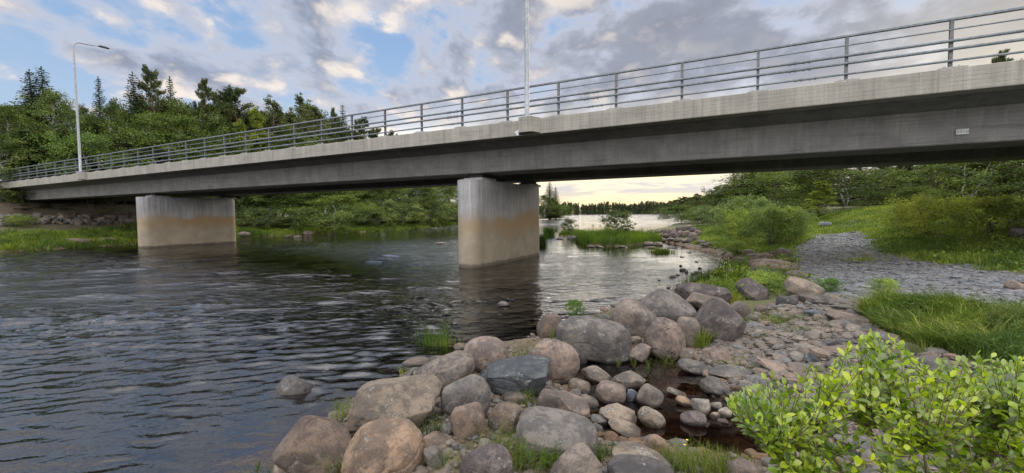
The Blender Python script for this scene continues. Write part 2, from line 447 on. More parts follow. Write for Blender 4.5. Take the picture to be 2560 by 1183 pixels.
far_ = t.ramp(t.n('ShaderNodeSeparateXYZ', ins={0: O}).outputs[1], 60, 20)
mid_ = t.math('MULTIPLY', far_, t.ramp(t.n('ShaderNodeSeparateXYZ', ins={0: O}).outputs[1], 5, 14))
hh = t.math('ADD', t.math('MULTIPLY', b1, t.math('ADD', .006, t.math('MULTIPLY', mid_, .075))), t.math('MULTIPLY', b2, t.ramp(t.n('ShaderNodeSeparateXYZ', ins={0: O}).outputs[1], 30, 8, .002, .004)))
hh = t.math('ADD', hh, t.math('MULTIPLY', b3, t.math('ADD', .02, t.math('MULTIPLY', mid_, .05))))
yy_ = t.n('ShaderNodeSeparateXYZ', ins={0: O}).outputs[1]
farr = t.ramp(yy_, 32, 95)
nrm = t.bump(hh, t.math('MULTIPLY', t.math('MULTIPLY', am, .8), t.math('SUBTRACT', 1.0, t.math('MULTIPLY', farr, .88))), 1.0)
wind = t.noise(t.scale(O, (.10, .5, 1)), 1.0, 5, .6)
rgh = t.math('ADD', .02, t.math('MULTIPLY', farr, t.ramp(wind, .35, .65, .05, .20)))
fr = t.n('ShaderNodeFresnel', ins={'IOR': 1.85, 'Normal': nrm}).outputs[0]
gl = t.n('ShaderNodeBsdfGlossy', ins={'Color': (1, 1, 1, 1), 'Roughness': rgh, 'Normal': nrm}).outputs[0]
tr = t.n('ShaderNodeBsdfTransparent', ins={'Color': (.93, .88, .80, 1)}).outputs[0]
mx = t.n('ShaderNodeMixShader', ins={0: fr, 1: tr, 2: gl}).outputs[0]
ab = t.n('ShaderNodeVolumeAbsorption', ins={'Color': (.62, .28, .10, 1), 'Density': 3.2}).outputs[0]
out(t, mx, ab)
wat = mesh('river_water', V2, [np.concatenate([q, side]), bot], m)
tag(wat, kind='structure')
setattr_f(wat, 'calm', np.concatenate([calm, np.zeros(nr + 1)]))
# ---------------------------------------------------------------- concrete and metal
def concrete(name, base, dark, streak=.5, boards=True, band=False, warm=None):
    m, t = new_mat(name)
    tc = t.n('ShaderNodeTexCoord'); O = tc.outputs['Object']
    s = t.n('ShaderNodeSeparateXYZ', ins={0: O}); ox, oy, oz = s.outputs
    n1 = t.noise(O, 1.3, 6, .6); n2 = t.noise(O, 30, 4, .6)
    st = t.noise(t.scale(O, (3.2, 3.2, .12)), 2.4, 5, .65)
    c = t.mix(t.ramp(n1, .3, .7), base, dark)
    c = t.mix(t.math('MULTIPLY', t.ramp(st, .5, .68), streak), c, tuple(v * .55 for v in dark))
    c = t.mix(t.math('MULTIPLY', t.ramp(st, .46, .34), streak * .8), c, tuple(min(v * 1.5, .75) for v in base))
    hgt = n2
    if boards:
        bz = t.math('FRACT', t.math('MULTIPLY', oz, 10.0))
        line = t.ramp(t.math('ABSOLUTE', t.math('SUBTRACT', bz, .5)), .40, .5)
        ln = t.noise(t.scale(O, (.5, .5, 10.0)), 1.0, 5, .7)
        c = t.mix(t.math('MULTIPLY', t.ramp(ln, .52, .68), .55), c, tuple(v * .62 for v in dark))
        c = t.mix(t.math('MULTIPLY', line, .18), c, tuple(v * .5 for v in dark))
        hgt = t.math('SUBTRACT', n2, t.math('MULTIPLY', line, .9))
    if band:
        # limewash-grey top, rust-yellow tide mark, tan foot
        vt = t.noise(t.scale(O, (14, 14, .25)), 1.0, 5, .7)
        c = t.mix(t.math('MULTIPLY', t.ramp(vt, .50, .66), .38), c, (.17, .17, .175))
        wob = t.math('MULTIPLY', t.math('SUBTRACT', t.noise(O, .45, 3, .5), .5), 1.5)
        zz = t.math('ADD', oz, wob)
        zz = t.math('ADD', zz, t.math('MULTIPLY', t.math('SUBTRACT', t.noise(t.scale(O, (5, 5, 2)), 2, 4, .6), .5), .25))
        c = t.mix(t.ramp(zz, 2.7, 1.7), c, t.mix(t.ramp(n1, .35, .65), (.36, .315, .235), (.29, .245, .18)))
        c = t.mix(t.math('MULTIPLY', t.math('MULTIPLY', t.ramp(zz, 2.3, 1.95), t.ramp(zz, 1.0, 1.8)), t.ramp(oy, 15.2, 18.0, .35, .8)), c, (.35, .23, .105))
        c = t.mix(t.math('MULTIPLY', t.ramp(t.math('ADD', oz, t.math('MULTIPLY', t.math('SUBTRACT', t.noise(O, 3, 4, .6), .5), .25)), .22, .08), .8), c, (.055, .045, .035))
    jx = t.math('ABSOLUTE', t.math('SUBTRACT', t.math('FRACT', t.math('MULTIPLY', ox, 1 / 3.6)), .5))
    c = t.mix(t.math('MULTIPLY', t.ramp(jx, .4965, .4985), .0 if band else .35), c, tuple(v * .5 for v in dark))
    c = t.mix(t.math('MULTIPLY', t.ramp(n2, .4, .62), .16), c, tuple(v * .5 for v in dark))
    out(t, prin(t, Base_Color=c, Roughness=.85, Normal=t.bump(hgt, .45, .012)))
    return m
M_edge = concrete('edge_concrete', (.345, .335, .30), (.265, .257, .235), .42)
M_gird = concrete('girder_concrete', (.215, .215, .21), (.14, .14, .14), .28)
M_pier = concrete('pier_concrete', (.42, .42, .43), (.30, .30, .32), .5, False, True)
M_abut = concrete('abutment_concrete', (.33, .28, .22), (.25, .20, .14), .4)
def metal(name, c0, c1, rough=.5, metallic=.55):
    m, t = new_mat(name); O = t.n('ShaderNodeTexCoord').outputs['Object']
    n = t.noise(t.scale(O, (1.5, 1.5, 1.5)), 7, 5, .65); n2 = t.noise(O, 60, 3, .6)
    out(t, prin(t, Base_Color=t.mix(t.ramp(n, .35, .65), c0, c1), Metallic=metallic, Roughness=t.ramp(n2, .3, .7, rough - .08, rough + .12), Normal=t.bump(n2, .15, .004)))
    return m
M_galv = metal('galvanised_steel', (.13, .155, .18), (.21, .235, .26), .5, .3)
M_post = metal('weathered_steel_post', (.11, .11, .115), (.18, .18, .185), .6, .25)
M_pole = metal('galvanised_pole', (.27, .29, .32), (.37, .39, .43), .5, .35)
M_black = metal('black_rubber_steel', (.018, .018, .02), (.03, .03, .03), .6, .1)
M_lamp = metal('dark_grey_lamp_housing', (.07, .07, .08), (.1, .1, .11), .5, .3)
M_asph, t = new_mat('asphalt'); O = t.n('ShaderNodeTexCoord').outputs['Object']
out(t, prin(t, Base_Color=t.mix(t.noise(O, 40, 4), (.035, .035, .037), (.07, .07, .07)), Roughness=.9))

# ---------------------------------------------------------------- bridge (x along the deck, y across it, away from the camera)
RZ = math.atan2(-.4713, .882)
bridge = empty('bridge', (0, 0, 0), RZ)
tag(bridge, 'long low concrete beam bridge crossing the dark river on two wall piers', 'bridge')
XA, XB = -64.0, 32.0
TOPZ, BOTZ = 5.53, 4.985
def edge(y0, y1, name):
    mb = MB(); prof = [(y0 + .02, TOPZ), (y0, TOPZ - .02), (y0, BOTZ + .012), (y0 + .012, BOTZ), (y0 + .05, BOTZ), (y0 + .06, BOTZ + .02), (y0 + .075, BOTZ), (y1, BOTZ), (y1, TOPZ)]
    if y1 < y0: prof = prof[::-1]
    mb.extrude_x(prof[::-1] , XA, XB, 48); return mb.build(name, M_edge, bridge)
edge(14.11, 14.60, 'edge_beam'); 
mb = MB(); mb.box((XA, 22.72, BOTZ), (XB, 23.2, TOPZ)); mb.build('edge_beam', M_edge, bridge)
mb = MB()
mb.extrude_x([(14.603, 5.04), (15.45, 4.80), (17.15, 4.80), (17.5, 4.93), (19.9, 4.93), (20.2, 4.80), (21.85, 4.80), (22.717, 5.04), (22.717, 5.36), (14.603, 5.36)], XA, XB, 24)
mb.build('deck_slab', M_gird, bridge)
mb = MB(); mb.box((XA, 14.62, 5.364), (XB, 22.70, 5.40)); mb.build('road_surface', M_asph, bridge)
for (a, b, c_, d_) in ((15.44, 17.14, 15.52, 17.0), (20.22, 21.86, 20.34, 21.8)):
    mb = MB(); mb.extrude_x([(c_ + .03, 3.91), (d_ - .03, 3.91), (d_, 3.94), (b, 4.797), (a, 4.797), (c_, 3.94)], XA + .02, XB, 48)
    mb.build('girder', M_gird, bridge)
# the joint plate with the year, on the near girder
yy = 15.52
plx = None
def on_face(px, py, yloc):
    r = ray(px, py); rx, ry = r.x * .882 - r.y * .4713, r.x * .4713 + r.y * .882
    t_ = yloc / ry; return rx * t_, EYE + r.z * t_
x0_, z0_ = on_face(2407, 329, 15.44)
x1_, _ = on_face(2391, 331, 15.44); x2_, _ = on_face(2423, 327, 15.44)
yf = 15.52 - .08 * (z0_ - 3.94) / .857
pw_, ph_ = x2_ - x1_, .135
pl = MB(); pl.box((-pw_ / 2, -.018, -ph_ / 2), (pw_ / 2, .03, ph_ / 2))
M_plate = metal('pale_plate', (.42, .46, .45), (.52, .56, .55), .6, .2)
M_plate2 = metal('plate_lettering', (.16, .18, .18), (.2, .22, .22), .6, .2)
plate = pl.build('number_plate', M_plate, bridge); plate.location = (x0_, yf - .02, z0_); soft_edges(plate, .004)
plate['label'] = 'small pale green-grey plate reading 2010'
fr_ = MB()
for a, b in (((-pw_ / 2, -.024, ph_ / 2 - .012), (pw_ / 2, -.0185, ph_ / 2)), ((-pw_ / 2, -.024, -ph_ / 2), (pw_ / 2, -.0185, -ph_ / 2 + .012)),
             ((-pw_ / 2, -.024, -ph_ / 2 + .013), (-pw_ / 2 + .012, -.0185, ph_ / 2 - .013)), ((pw_ / 2 - .012, -.024, -ph_ / 2 + .013), (pw_ / 2, -.0185, ph_ / 2 - .013))): fr_.box(a, b)
fr_.build('raised_rim', M_plate, plate)
cu = bpy.data.curves.new('digits', 'FONT'); cu.body = '2010'; cu.size = .105; cu.extrude = .003; cu.align_x = 'CENTER'; cu.align_y = 'CENTER'
to = bpy.data.objects.new('digits_tmp', cu); col.objects.link(to)
bpy.context.view_layer.update()
dg = bpy.context.evaluated_depsgraph_get(); me = bpy.data.meshes.new_from_object(to.evaluated_get(dg))
bpy.data.objects.remove(to)
dig = bpy.data.objects.new('lettering', me); col.objects.link(dig); me.materials.clear(); me.materials.append(M_plate2)
dig.parent = plate; dig.location = (0, -.021, -.002); dig.rotation_euler = (math.pi / 2, 0, 0); dig.scale = (1.15, 1, 1)

def pier(xc, label):
    prof = []; R = .548; y0, y1 = 15.47, 21.0
    for a in np.linspace(0, math.pi, 17): prof.append((xc + R * math.cos(a + math.pi), y0 + R * math.sin(a + math.pi)))
    for a in np.linspace(0, math.pi, 17): prof.append((xc + R * math.cos(a), y1 + R * math.sin(a)))
    n = len(prof); zs = [-2.5, 0, .8, 1.6, 2.4, 3.2, 3.60, 3.63]
    V = []; cx, cy = xc, (y0 + y1) / 2
    for k, z in enumerate(zs):
        s_ = .03 if k == len(zs) - 1 else 0
        V += [(x - s_ * np.sign(x - cx), y - s_ * np.sign(y - cy), z) for x, y in prof]
    q = [(k * n + i, k * n + (i + 1) % n, (k + 1) * n + (i + 1) % n, (k + 1) * n + i) for k in range(len(zs) - 1) for i in range(n)]
    V.append((cx, cy, 3.63)); t_ = [((len(zs) - 1) * n + i, (len(zs) - 1) * n + (i + 1) % n, len(V) - 1) for i in range(n)]
    o = mesh('pier', V, [np.array(q), np.array(t_)], M_pier, bridge, smooth=True)
    o['label'] = label
    o.data.polygons.foreach_set('use_smooth', np.array([True] * len(q) + [False] * len(t_)))
    for yc in (16.25, 21.0):
        w_ = .36
        mb = MB(); mb.box((xc - .46, yc - .62, 3.632), (xc + .46, yc + .55, 3.735)); soft_edges(mb.build('bearing_seat', M_pier, o), .01)
        mb = MB(); mb.box((xc - w_, yc - .42, 3.737), (xc + w_, yc + .38, 3.80)); mb.box((xc - w_ + .06, yc - .36, 3.802), (xc + w_ - .06, yc + .32, 3.87)); mb.box((xc - w_, yc - .42, 3.872), (xc + w_, yc + .38, 3.908))
        mb.build('bearing', M_black, o)
    return o
pier(-10.2, 'near concrete pier, grey above, tan below'); pier(-37.84, 'far left pier with rust orange tide mark')
mb = MB(); mb.box((-63.3, 13.7, .6), (-61.2, 25.2, 3.62)); mb.box((-63.3, 14.8, 3.622), (-62.2, 22.5, 4.79))
mb.build('abutment', M_abut, bridge)
mb = MB(); mb.box((-69.5, 14.18, .6), (-62.6, 14.66, 4.982), .02); mb.build('wing_wall', M_edge, bridge)
for y0_ in (15.6, 20.4):
    mb = MB(); mb.box((-62.15, y0_, 3.623), (-61.35, y0_ + 1.3, 3.9)); mb.build('bearing', M_black, bridge)
LAMPX = []
for px in (1318, 194):
    r = ray(px, 300); rx, ry = r.x * .882 - r.y * .4713, r.x * .4713 + r.y * .882
    LAMPX.append(rx * 13.92 / ry)
for lx in LAMPX:
    mb = MB(); mb.prism([(lx - .42, 14.107), (lx - .24, 13.72), (lx + .24, 13.72), (lx + .42, 14.107)], 5.02, TOPZ + .015)
    o = mb.build('lamp_bracket', M_edge, bridge); soft_edges(o, .012)
M_white, t = new_mat('white_lime'); out(t, prin(t, Base_Color=(.68, .70, .74, 1), Roughness=.8))
bx_ = LAMPX[0] - .50
mb = MB(); mb.prism([(bx_ - .10, 5.14), (bx_ - .02, 5.16), (bx_ + .06, 5.22), (bx_ + .07, 5.05), (bx_ + .07, 5.0), (bx_ - .01, 5.0)], 0, .006)
v = np.concatenate(mb.v); v = v[:, [0, 2, 1]]; v[:, 1] = 14.106 - v[:, 1]; mb.v = [v]
mb.build('lime_stain', M_white, bridge)

# ---------------------------------------------------------------- railing
rail = empty('bridge_railing', (0, 0, 0), RZ)
tag(rail, 'grey galvanised steel railing of five rails along the near deck edge', 'railing')
YR = 14.33
posts = np.arange(-7.8 - 2 * 28, 30, 2.0)
mb = MB(); mb.box((XA, YR - .045, TOPZ + 1.155), (XB, YR + .045, TOPZ + 1.215), 0); soft_edges(mb.build('handrail', M_galv, rail), .012)
def tubex(y, z, r, name, a=XA, b=XB, seg=12):
    mb = MB(); n = 40; X_ = np.linspace(a, b, n); mb.tube(np.stack([X_, X_ * 0 + y, X_ * 0 + z], 1), r, seg); return mb.build(name, M_galv, rail, True)
tubex(YR - .02, TOPZ + .945, .018, 'rail'); tubex(YR - .075, TOPZ + .665, .037, 'rail'); tubex(YR - .075, TOPZ + .475, .037, 'rail'); tubex(YR - .065, TOPZ + .205, .028, 'rail')
mb = MB()
mb.box((-.035, -.03, .02), (.035, -.02, 1.154)); mb.box((-.006, -.019, .02), (.006, .029, 1.154)); mb.box((-.035, .03, .02), (.035, .04, 1.154))
post0 = mb.build('post', M_post, rail)
mb = MB()
mb.prism([(-.19, -.15), (.19, -.15), (.19, .15), (-.19, .15)], -.004, .018)
for sx_ in (-.13, .13):
    for sy_ in (-.1, .1): mb.tube([(sx_, sy_, .018), (sx_, sy_, .055)], .014, 6); mb.tube([(sx_, sy_, .018), (sx_, sy_, .038)], .026, 6)
for i in range(4):
    pass
bp0 = mb.build('base_plate', M_pole, post0)
mb = MB(); mb.prism([(-.26, -.195), (.26, -.195), (.26, .19), (-.26, .19)], -.03, -.004); gp = mb.build('grout_pad', M_edge, post0)
kid(post0, bp0); kid(post0, gp)
for i, xp in enumerate(posts):
    o = post0 if i == 0 else copy_tree(post0, rail)
    o.location = (xp, YR, TOPZ + .03)
# bolted splice sleeves on the tubes
mb = MB(); mb.tube([(-.28, 0, 0), (.28, 0, 0)], .043, 12)
for bx_ in (-.22, -.10, .10, .22): mb.tube([(bx_, 0, .055), (bx_, 0, -.062)], .011, 6); mb.tube([(bx_, 0, -.046), (bx_, 0, -.058)], .019, 6)
sl0 = mb.build('splice_sleeve', M_galv, rail)
first = True
for px in (1130, 1478, 1998, 705):
    r = ray(px, 200); rx, ry = r.x * .882 - r.y * .4713, r.x * .4713 + r.y * .882
    xs_ = rx * 14.26 / ry
    for (z_, sc, dx_) in ((.665, 1, 0), (.475, 1, 0), (.205, .8, .14)):
        o = sl0 if first else sl0.copy()
        if not first: col.objects.link(o)
        first = False
        o.location = (xs_ + dx_, YR - .075 + (.01 if sc < 1 else 0), TOPZ + z_); o.scale = (1, sc, sc)

# ---------------------------------------------------------------- street lamps
lamp = empty('street_lamp', (0, 0, 0), RZ)
zb = TOPZ + .015
pts = [(0, 0, .03), (0, 0, 1.5), (0, 0, 5), (0, 0, 8.6), (0, 0, 9.1)] + [(0, .42 * (1 - math.cos(a)), 9.1 + .45 * math.sin(a)) for a in np.linspace(.2, 1.4, 8)] + [(0, .8, 9.56), (0, 1.5, 9.66)]
mb = MB(); mb.tube(pts, [.086, .082, .070, .056, .052] + [.045] * 8 + [.040, .036], 14); pole = mb.build('pole', M_pole, lamp, True)
mb = MB(); mb.box((-.17, -.17, -.004), (.17, .17, .03))
for a in (-.12, .12):
    for b in (-.12, .12): mb.tube([(a, b, .03), (a, b, .085)], .016, 6); mb.tube([(a, b, .03), (a, b, .055)], .028, 6)
bpl = mb.build('base_plate', M_pole, lamp)
mb = MB(); mb.tube([(0, 0, .03), (0, 0, .10)], .085, 14); mb.box((-.035, -.078, .5), (.035, -.05, .85)); hat = mb.build('service_hatch', M_pole, lamp)
mb = MB(); prof = [(-.09, 1.42), (.09, 1.42), (.135, 1.6), (.13, 2.0), (.07, 2.1), (-.07, 2.1), (-.13, 2.0), (-.135, 1.6)]
mb.prism(prof, 9.63, 9.70); mb.prism([(x * .7, 1.75 + (y - 1.75) * .7) for x, y in prof], 9.702, 9.74); head = mb.build('lamp_head', M_lamp, lamp); soft_edges(head, .012)
mb = MB(); mb.box((-.08, 1.6, 9.622), (.08, 1.98, 9.628)); M_gl, t = new_mat('lamp_glass'); out(t, prin(t, Base_Color=(.5, .5, .48, 1), Roughness=.2)); lens = mb.build('lens', M_gl, head)
for o in (pole, bpl, hat, head): kid(lamp, o)
kid(head, lens)
c0, s0 = math.cos(RZ), math.sin(RZ)
for i, lx in enumerate(LAMPX):
    o = lamp if i == 0 else copy_tree(lamp)
    o.location = (lx * c0 - 13.92 * s0, lx * s0 + 13.92 * c0, zb)
    tag(o, ('tall plain grey lamp pole at mid bridge, running out of the top of the picture', 'white street lamp with curved arm at the left end of the bridge')[i], 'street lamp', 'street lamps on the bridge')
# ---------------------------------------------------------------- boulders
def ico(sub):
    t = (1 + 5 ** .5) / 2
    V = [(-1, t, 0), (1, t, 0), (-1, -t, 0), (1, -t, 0), (0, -1, t), (0, 1, t), (0, -1, -t), (0, 1, -t), (t, 0, -1), (t, 0, 1), (-t, 0, -1), (-t, 0, 1)]
    F_ = [(0, 11, 5), (0, 5, 1), (0, 1, 7), (0, 7, 10), (0, 10, 11), (1, 5, 9), (5, 11, 4), (11, 10, 2), (10, 7, 6), (7, 1, 8), (3, 9, 4), (3, 4, 2), (3, 2, 6), (3, 6, 8), (3, 8, 9), (4, 9, 5), (2, 4, 11), (6, 2, 10), (8, 6, 7), (9, 8, 1)]
    V = [np.array(v) / np.linalg.norm(v) for v in V]
    for _ in range(sub):
        c = {}; N = []
        def mid(a, b):
            k = (min(a, b), max(a, b))
            if k not in c: v = V[a] + V[b]; V.append(v / np.linalg.norm(v)); c[k] = len(V) - 1
            return c[k]
        for a, b, d in F_:
            x, y, z = mid(a, b), mid(b, d), mid(d, a); N += [(a, x, z), (b, y, x), (d, z, y), (x, y, z)]
        F_ = N
    return np.array(V), np.array(F_)
ICO = {k: ico(k) for k in (1, 2, 3, 4, 5)}
def rock_shape(kind, sub, seed):
    V, F_ = ICO[sub]; V = V.copy(); r = np.random.default_rng(seed)
    p = {'r': 2.3, 'b': 3.4, 'a': 2.5, 'f': 3.0, 'p': 2.0}[kind]
    L = (np.abs(V) ** p).sum(1) ** (1 / p); V = V / L[:, None]
    amp = {'r': .07, 'b': .05, 'a': .07, 'f': .06, 'p': .06}[kind]
    d0 = V.copy(); off = r.uniform(-9, 9, 3)
    V *= (1 + amp * 1.3 * fbm(d0 * .75 + off, 2))[:, None]
    if kind == 'p':
        up = np.clip(V[:, 2] + .2, 0, 2); V[:, 0] *= 1 - .42 * up; V[:, 1] *= 1 - .25 * up; V[:, 0] += (r.random() - .5) * .25 * up
    cuts = {'r': 10, 'b': 11, 'a': 17, 'f': 15, 'p': 9}[kind]
    lo, hi = {'r': (.78, .98), 'b': (.78, .97), 'a': (.60, .92), 'f': (.62, .95), 'p': (.75, .95)}[kind]
    soft = {'r': .22, 'b': .25, 'a': .88, 'f': .85, 'p': .5}[kind]
    for _ in range(cuts):
        n = r.normal(size=3); n /= np.linalg.norm(n); dd_ = V @ n; lim = r.uniform(lo, hi) * np.quantile(dd_, .995)
        ex = np.maximum(dd_ - lim, 0); V -= (ex * (soft if kind in 'af' else .75))[:, None] * n
    V *= (1 + amp * .35 * fbm(d0 * 2.2 + off, 3))[:, None]
    rid = np.abs(fbm(d0 * 1.3 + off * .3, 2)); V *= (1 - .035 * np.exp(-(rid / .06) ** 2) * (kind != 'b'))[:, None]
    V *= (1 + .011 * fbm(d0 * 7 + off, 4))[:, None]
    ck = np.abs(fbm(d0 * 1.1 - off * .7, 3)); V *= (1 - .03 * np.exp(-(ck / .025) ** 2) * (r.random() < .6))[:, None]
    e = (V.max(0) - V.min(0)) / 2; c = (V.max(0) + V.min(0)) / 2
    return (V - c) / e, F_
m, t = new_mat('granite_boulder')
tc = t.n('ShaderNodeTexCoord'); oi = t.n('ShaderNodeObjectInfo')
O = t.vmath('ADD', tc.outputs['Object'], t.vmath('SCALE', (13.1, 7.7, 5.3), scale=oi.outputs['Random']))
base = oi.outputs['Color']; spot = oi.outputs['Alpha']
n1 = t.noise(O, 3.2, 6, .62, .4); n2 = t.noise(O, 11, 6, .68); n3 = t.noise(O, 75, 4, .7); n4 = t.noise(O, 180, 2, .6)
c = t.mix(t.ramp(n1, .40, .58), t.mix(.75, base, (.5, .47, .48), 'MULTIPLY'), t.mix(1.0, base, (1.3, 1.2, 1.12), 'MULTIPLY'))
c = t.mix(t.math('MULTIPLY', t.ramp(n2, .49, .60), .75), c, t.mix(1.0, base, (.50, .50, .55), 'MULTIPLY'))
c = t.mix(t.math('MULTIPLY', t.ramp(n2, .44, .34), .55), c, t.mix(1.0, base, (1.55, 1.32, 1.12), 'MULTIPLY'))
c = t.mix(t.math('MULTIPLY', t.ramp(n3, .54, .66), .55), c, t.mix(1.0, base, (.38, .36, .38), 'MULTIPLY'))
c = t.mix(t.math('MULTIPLY', t.ramp(n3, .42, .32), .45), c, t.mix(1.0, base, (1.7, 1.6, 1.5), 'MULTIPLY'))
pn = t.noise(O, 7.0, 3, .6, 1.2); pm = t.noise(O, 2.0, 2, .5); pf = t.noise(O, 34, 3, .75)
lich = t.math('MULTIPLY', t.math('MULTIPLY', t.ramp(pf, .54, .58), t.ramp(t.math('ADD', t.math('MULTIPLY', pn, .5), t.math('MULTIPLY', pm, .5)), .46, .58)), spot)
c = t.mix(lich, c, (.018, .017, .018))
wl = t.noise(O, 5.5, 4, .7); wl2 = t.noise(O, 55, 3, .7)
c = t.mix(t.math('MULTIPLY', t.math('MULTIPLY', t.ramp(wl, .58, .66), t.ramp(wl2, .42, .55)), .45), c, (.42, .41, .37))
gz = t.n('ShaderNodeSeparateXYZ', ins={0: t.n('ShaderNodeNewGeometry').outputs['Position']}).outputs[2]
wet = t.ramp(t.math('ADD', gz, t.math('MULTIPLY', t.noise(O, 9, 3), .03)), .075, .04)
c = t.mix(t.math('MULTIPLY', wet, .72), c, (.018, .014, .011))
hgt = t.math('ADD', t.math('MULTIPLY', n2, .9), t.math('ADD', t.math('MULTIPLY', n3, .30), t.math('MULTIPLY', lich, -.25)))
out(t, prin(t, Base_Color=c, Roughness=t.math('SUBTRACT', .86, t.math('MULTIPLY', wet, .45)), Normal=t.bump(hgt, .55, .022)))
M_rock = m
COLS = {'or': (.315, .225, .16), 'pk': (.25, .195, .165), 'br': (.225, .17, .135), 'tn': (.285, .235, .185), 'gy': (.185, .170, .158), 'dk': (.115, .108, .108), 'pu': (.155, .13, .125),
        'bl': (.165, .20, .24), 'pl': (.38, .34, .29), 'sl': (.105, .12, .135), 'gb': (.22, .185, .16)}
def R_(px, py, w, h, c, k, label, rot=0, grp=None, spot=0.25, emb=.62, dp=.8, cat='boulder'): return (px, py, w, h, c, k, label, rot, grp, spot, emb, dp, cat)
S, RK = 'shore', []
A = RK.append
A(R_(783, 1119, 196, 176, 'br', 'p', 'brown peaked boulder at the bottom left end of the boulder bank, beside the water', 0, spot=.3))
A(R_(961, 1133, 212, 160, 'or', 'r', 'big orange-pink rounded granite boulder at the bottom left, right of the peaked one', 8, spot=.35))
A(R_(990, 1012, 246, 148, 'tn', 'a', 'biggest angular pale boulder with broken facets, behind the orange-pink one', 4, spot=.1))
A(R_(1108, 938, 176, 92, 'gb', 'r', 'long sloping grey-brown boulder peppered with black spots, behind the faceted one', 24, spot=1.0))
A(R_(1165, 998, 128, 120, 'gy', 'r', 'round grey boulder between the faceted boulder and the dark slate one', 0, spot=.5))
A(R_(1213, 893, 120, 100, 'pk', 'r', 'smooth pinkish boulder at the water edge behind the dark slate one', 0, spot=.15))
A(R_(1288, 946, 188, 104, 'sl', 'a', 'dark blue-grey slate boulder with a sharp broken ridge, in the middle of the bank', 6, spot=.3))
A(R_(1382, 907, 134, 122, 'pk', 'r', 'round reddish boulder with purple blotches, right of the dark slate one', -20, spot=.3))
A(R_(1171, 1057, 88, 92, 'br', 'b', 'upright blocky brown boulder below the round grey one', 6, spot=.2))
A(R_(1268, 1049, 98, 86, 'br', 'r', 'round brown boulder with a pale rim, right of the upright blocky one', -10, spot=.2))
A(R_(1290, 994, 68, 36, 'gb', 'r', 'small oval grey-brown stone under the dark slate boulder', 0))
A(R_(1093, 1108, 100, 50, 'br', 'f', 'low flat brown slab between the orange-pink and the upright blocky boulder', -8))
A(R_(1085, 1148, 46, 60, 'gy', 'f', 'small upright grey stone wedged beside the orange-pink boulder', 20))
A(R_(1216, 1163, 138, 96, 'pu', 'r', 'purplish speckled boulder cut by the bottom edge, left of the big smooth grey one', 0, spot=.5))
A(R_(1392, 1092, 212, 122, 'gy', 'b', 'big smooth grey boulder with a dark underside at the bottom centre', -8, spot=.1))
A(R_(1375, 1004, 70, 64, 'gb', 'r', 'grey-brown boulder above the big smooth grey one', 0))
A(R_(1427, 1020, 92, 60, 'pk', 'f', 'pink wedge-shaped stone above the right end of the big smooth grey boulder', -24))
A(R_(1448, 971, 58, 44, 'tn', 'b', 'tan block stone at the left rim of the pool', -10))
A(R_(1467, 1003, 62, 30, 'tn', 'f', 'small flat tan stone under the tan block at the left of the pool', -5))
A(R_(1493, 937, 82, 38, 'tn', 'f', 'flat pointed tan stone at the top left of the pool', -14))
A(R_(1570, 957, 90, 54, 'gb', 'a', 'broad grey-brown stone in the upper middle of the pool', 0))
A(R_(1527, 985, 76, 58, 'pk', 'b', 'squat pinkish-brown stone left of the small blue stone in the pool', -8))
A(R_(1580, 991, 32, 34, 'bl', 'a', 'small blue-grey stone in the pool between two larger ones', 0))
A(R_(1625, 994, 60, 58, 'gb', 'b', 'flat-topped rounded-triangle stone right of the small blue stone', -28))
A(R_(1545, 1037, 96, 46, 'tn', 'f', 'long tan slab with a stepped edge in the lower left of the pool', -14))
A(R_(1628, 1048, 72, 46, 'tn', 'r', 'smooth egg-shaped tan stone in the middle of the pool', -28, dp=.6))
A(R_(1562, 1072, 86, 40, 'tn', 'f', 'pointed flat tan slab below the stepped slab in the pool', -22))
A(R_(1499, 1050, 46, 24, 'pl', 'f', 'small pale broken slab at the left edge of the pool', -6))
A(R_(1490, 1072, 34, 28, 'gy', 'a', 'small grey stone touching the right end of the big smooth grey boulder', 0))
A(R_(1733, 1048, 64, 40, 'pu', 'r', 'purple-brown stone standing in the right side of the pool', 4))
A(R_(1753, 1019, 46, 44, 'pl', 'a', 'cream and orange stone leaning on the purple-brown one in the pool', 10))
A(R_(1643, 1119, 56, 52, 'or', 'b', 'bright orange block stone at the lower edge of the pool', -18))
A(R_(1692, 1111, 54, 26, 'pl', 'f', 'small pale pointed stone right of the orange block, by the buttercup', 8))
A(R_(1691, 984, 50, 20, 'tn', 'f', 'narrow tan stone in the upper right of the pool', -18))
A(R_(1710, 1004, 42, 24, 'or', 'r', 'small orange-brown egg stone below the narrow tan one', -18))
A(R_(1735, 919, 80, 38, 'gy', 'r', 'smooth grey oval stone at the top right of the pool', -10, dp=.7))
A(R_(1437, 1168, 136, 96, 'gb', 'f', 'flat-faced pinkish-grey boulder at the bottom edge, right of the purplish one', 20, spot=.1))
A(R_(1600, 1186, 170, 92, 'dk', 'r', 'dark grey rounded boulder cut by the bottom edge, left of centre of the grass', 0, spot=.1))
A(R_(1607, 1160, 160, 88, 'tn', 'r', 'tan boulder half hidden behind the dark grey one at the bottom edge', -16, spot=.1))
A(R_(1857, 1182, 78, 58, 'pk', 'r', 'small rounded pink boulder at the bottom edge beside the leafy bush', 0))
A(R_(1483, 853, 190, 116, 'gy', 'b', 'big flat dark grey block boulder, the widest above the pool', -8, spot=.1, dp=.6))
A(R_(1661, 851, 102, 116, 'pk', 'r', 'upright round boulder with orange top and a black crusty patch', 0, spot=1.0))
A(R_(1722, 833, 60, 80, 'gb', 'b', 'cracked tan-grey boulder between the black-patched one and the purple-grey one', 0))
A(R_(1587, 800, 118, 84, 'gb', 'b', 'slanting rough grey-brown boulder left of the tall pointed one', -36, spot=.3))
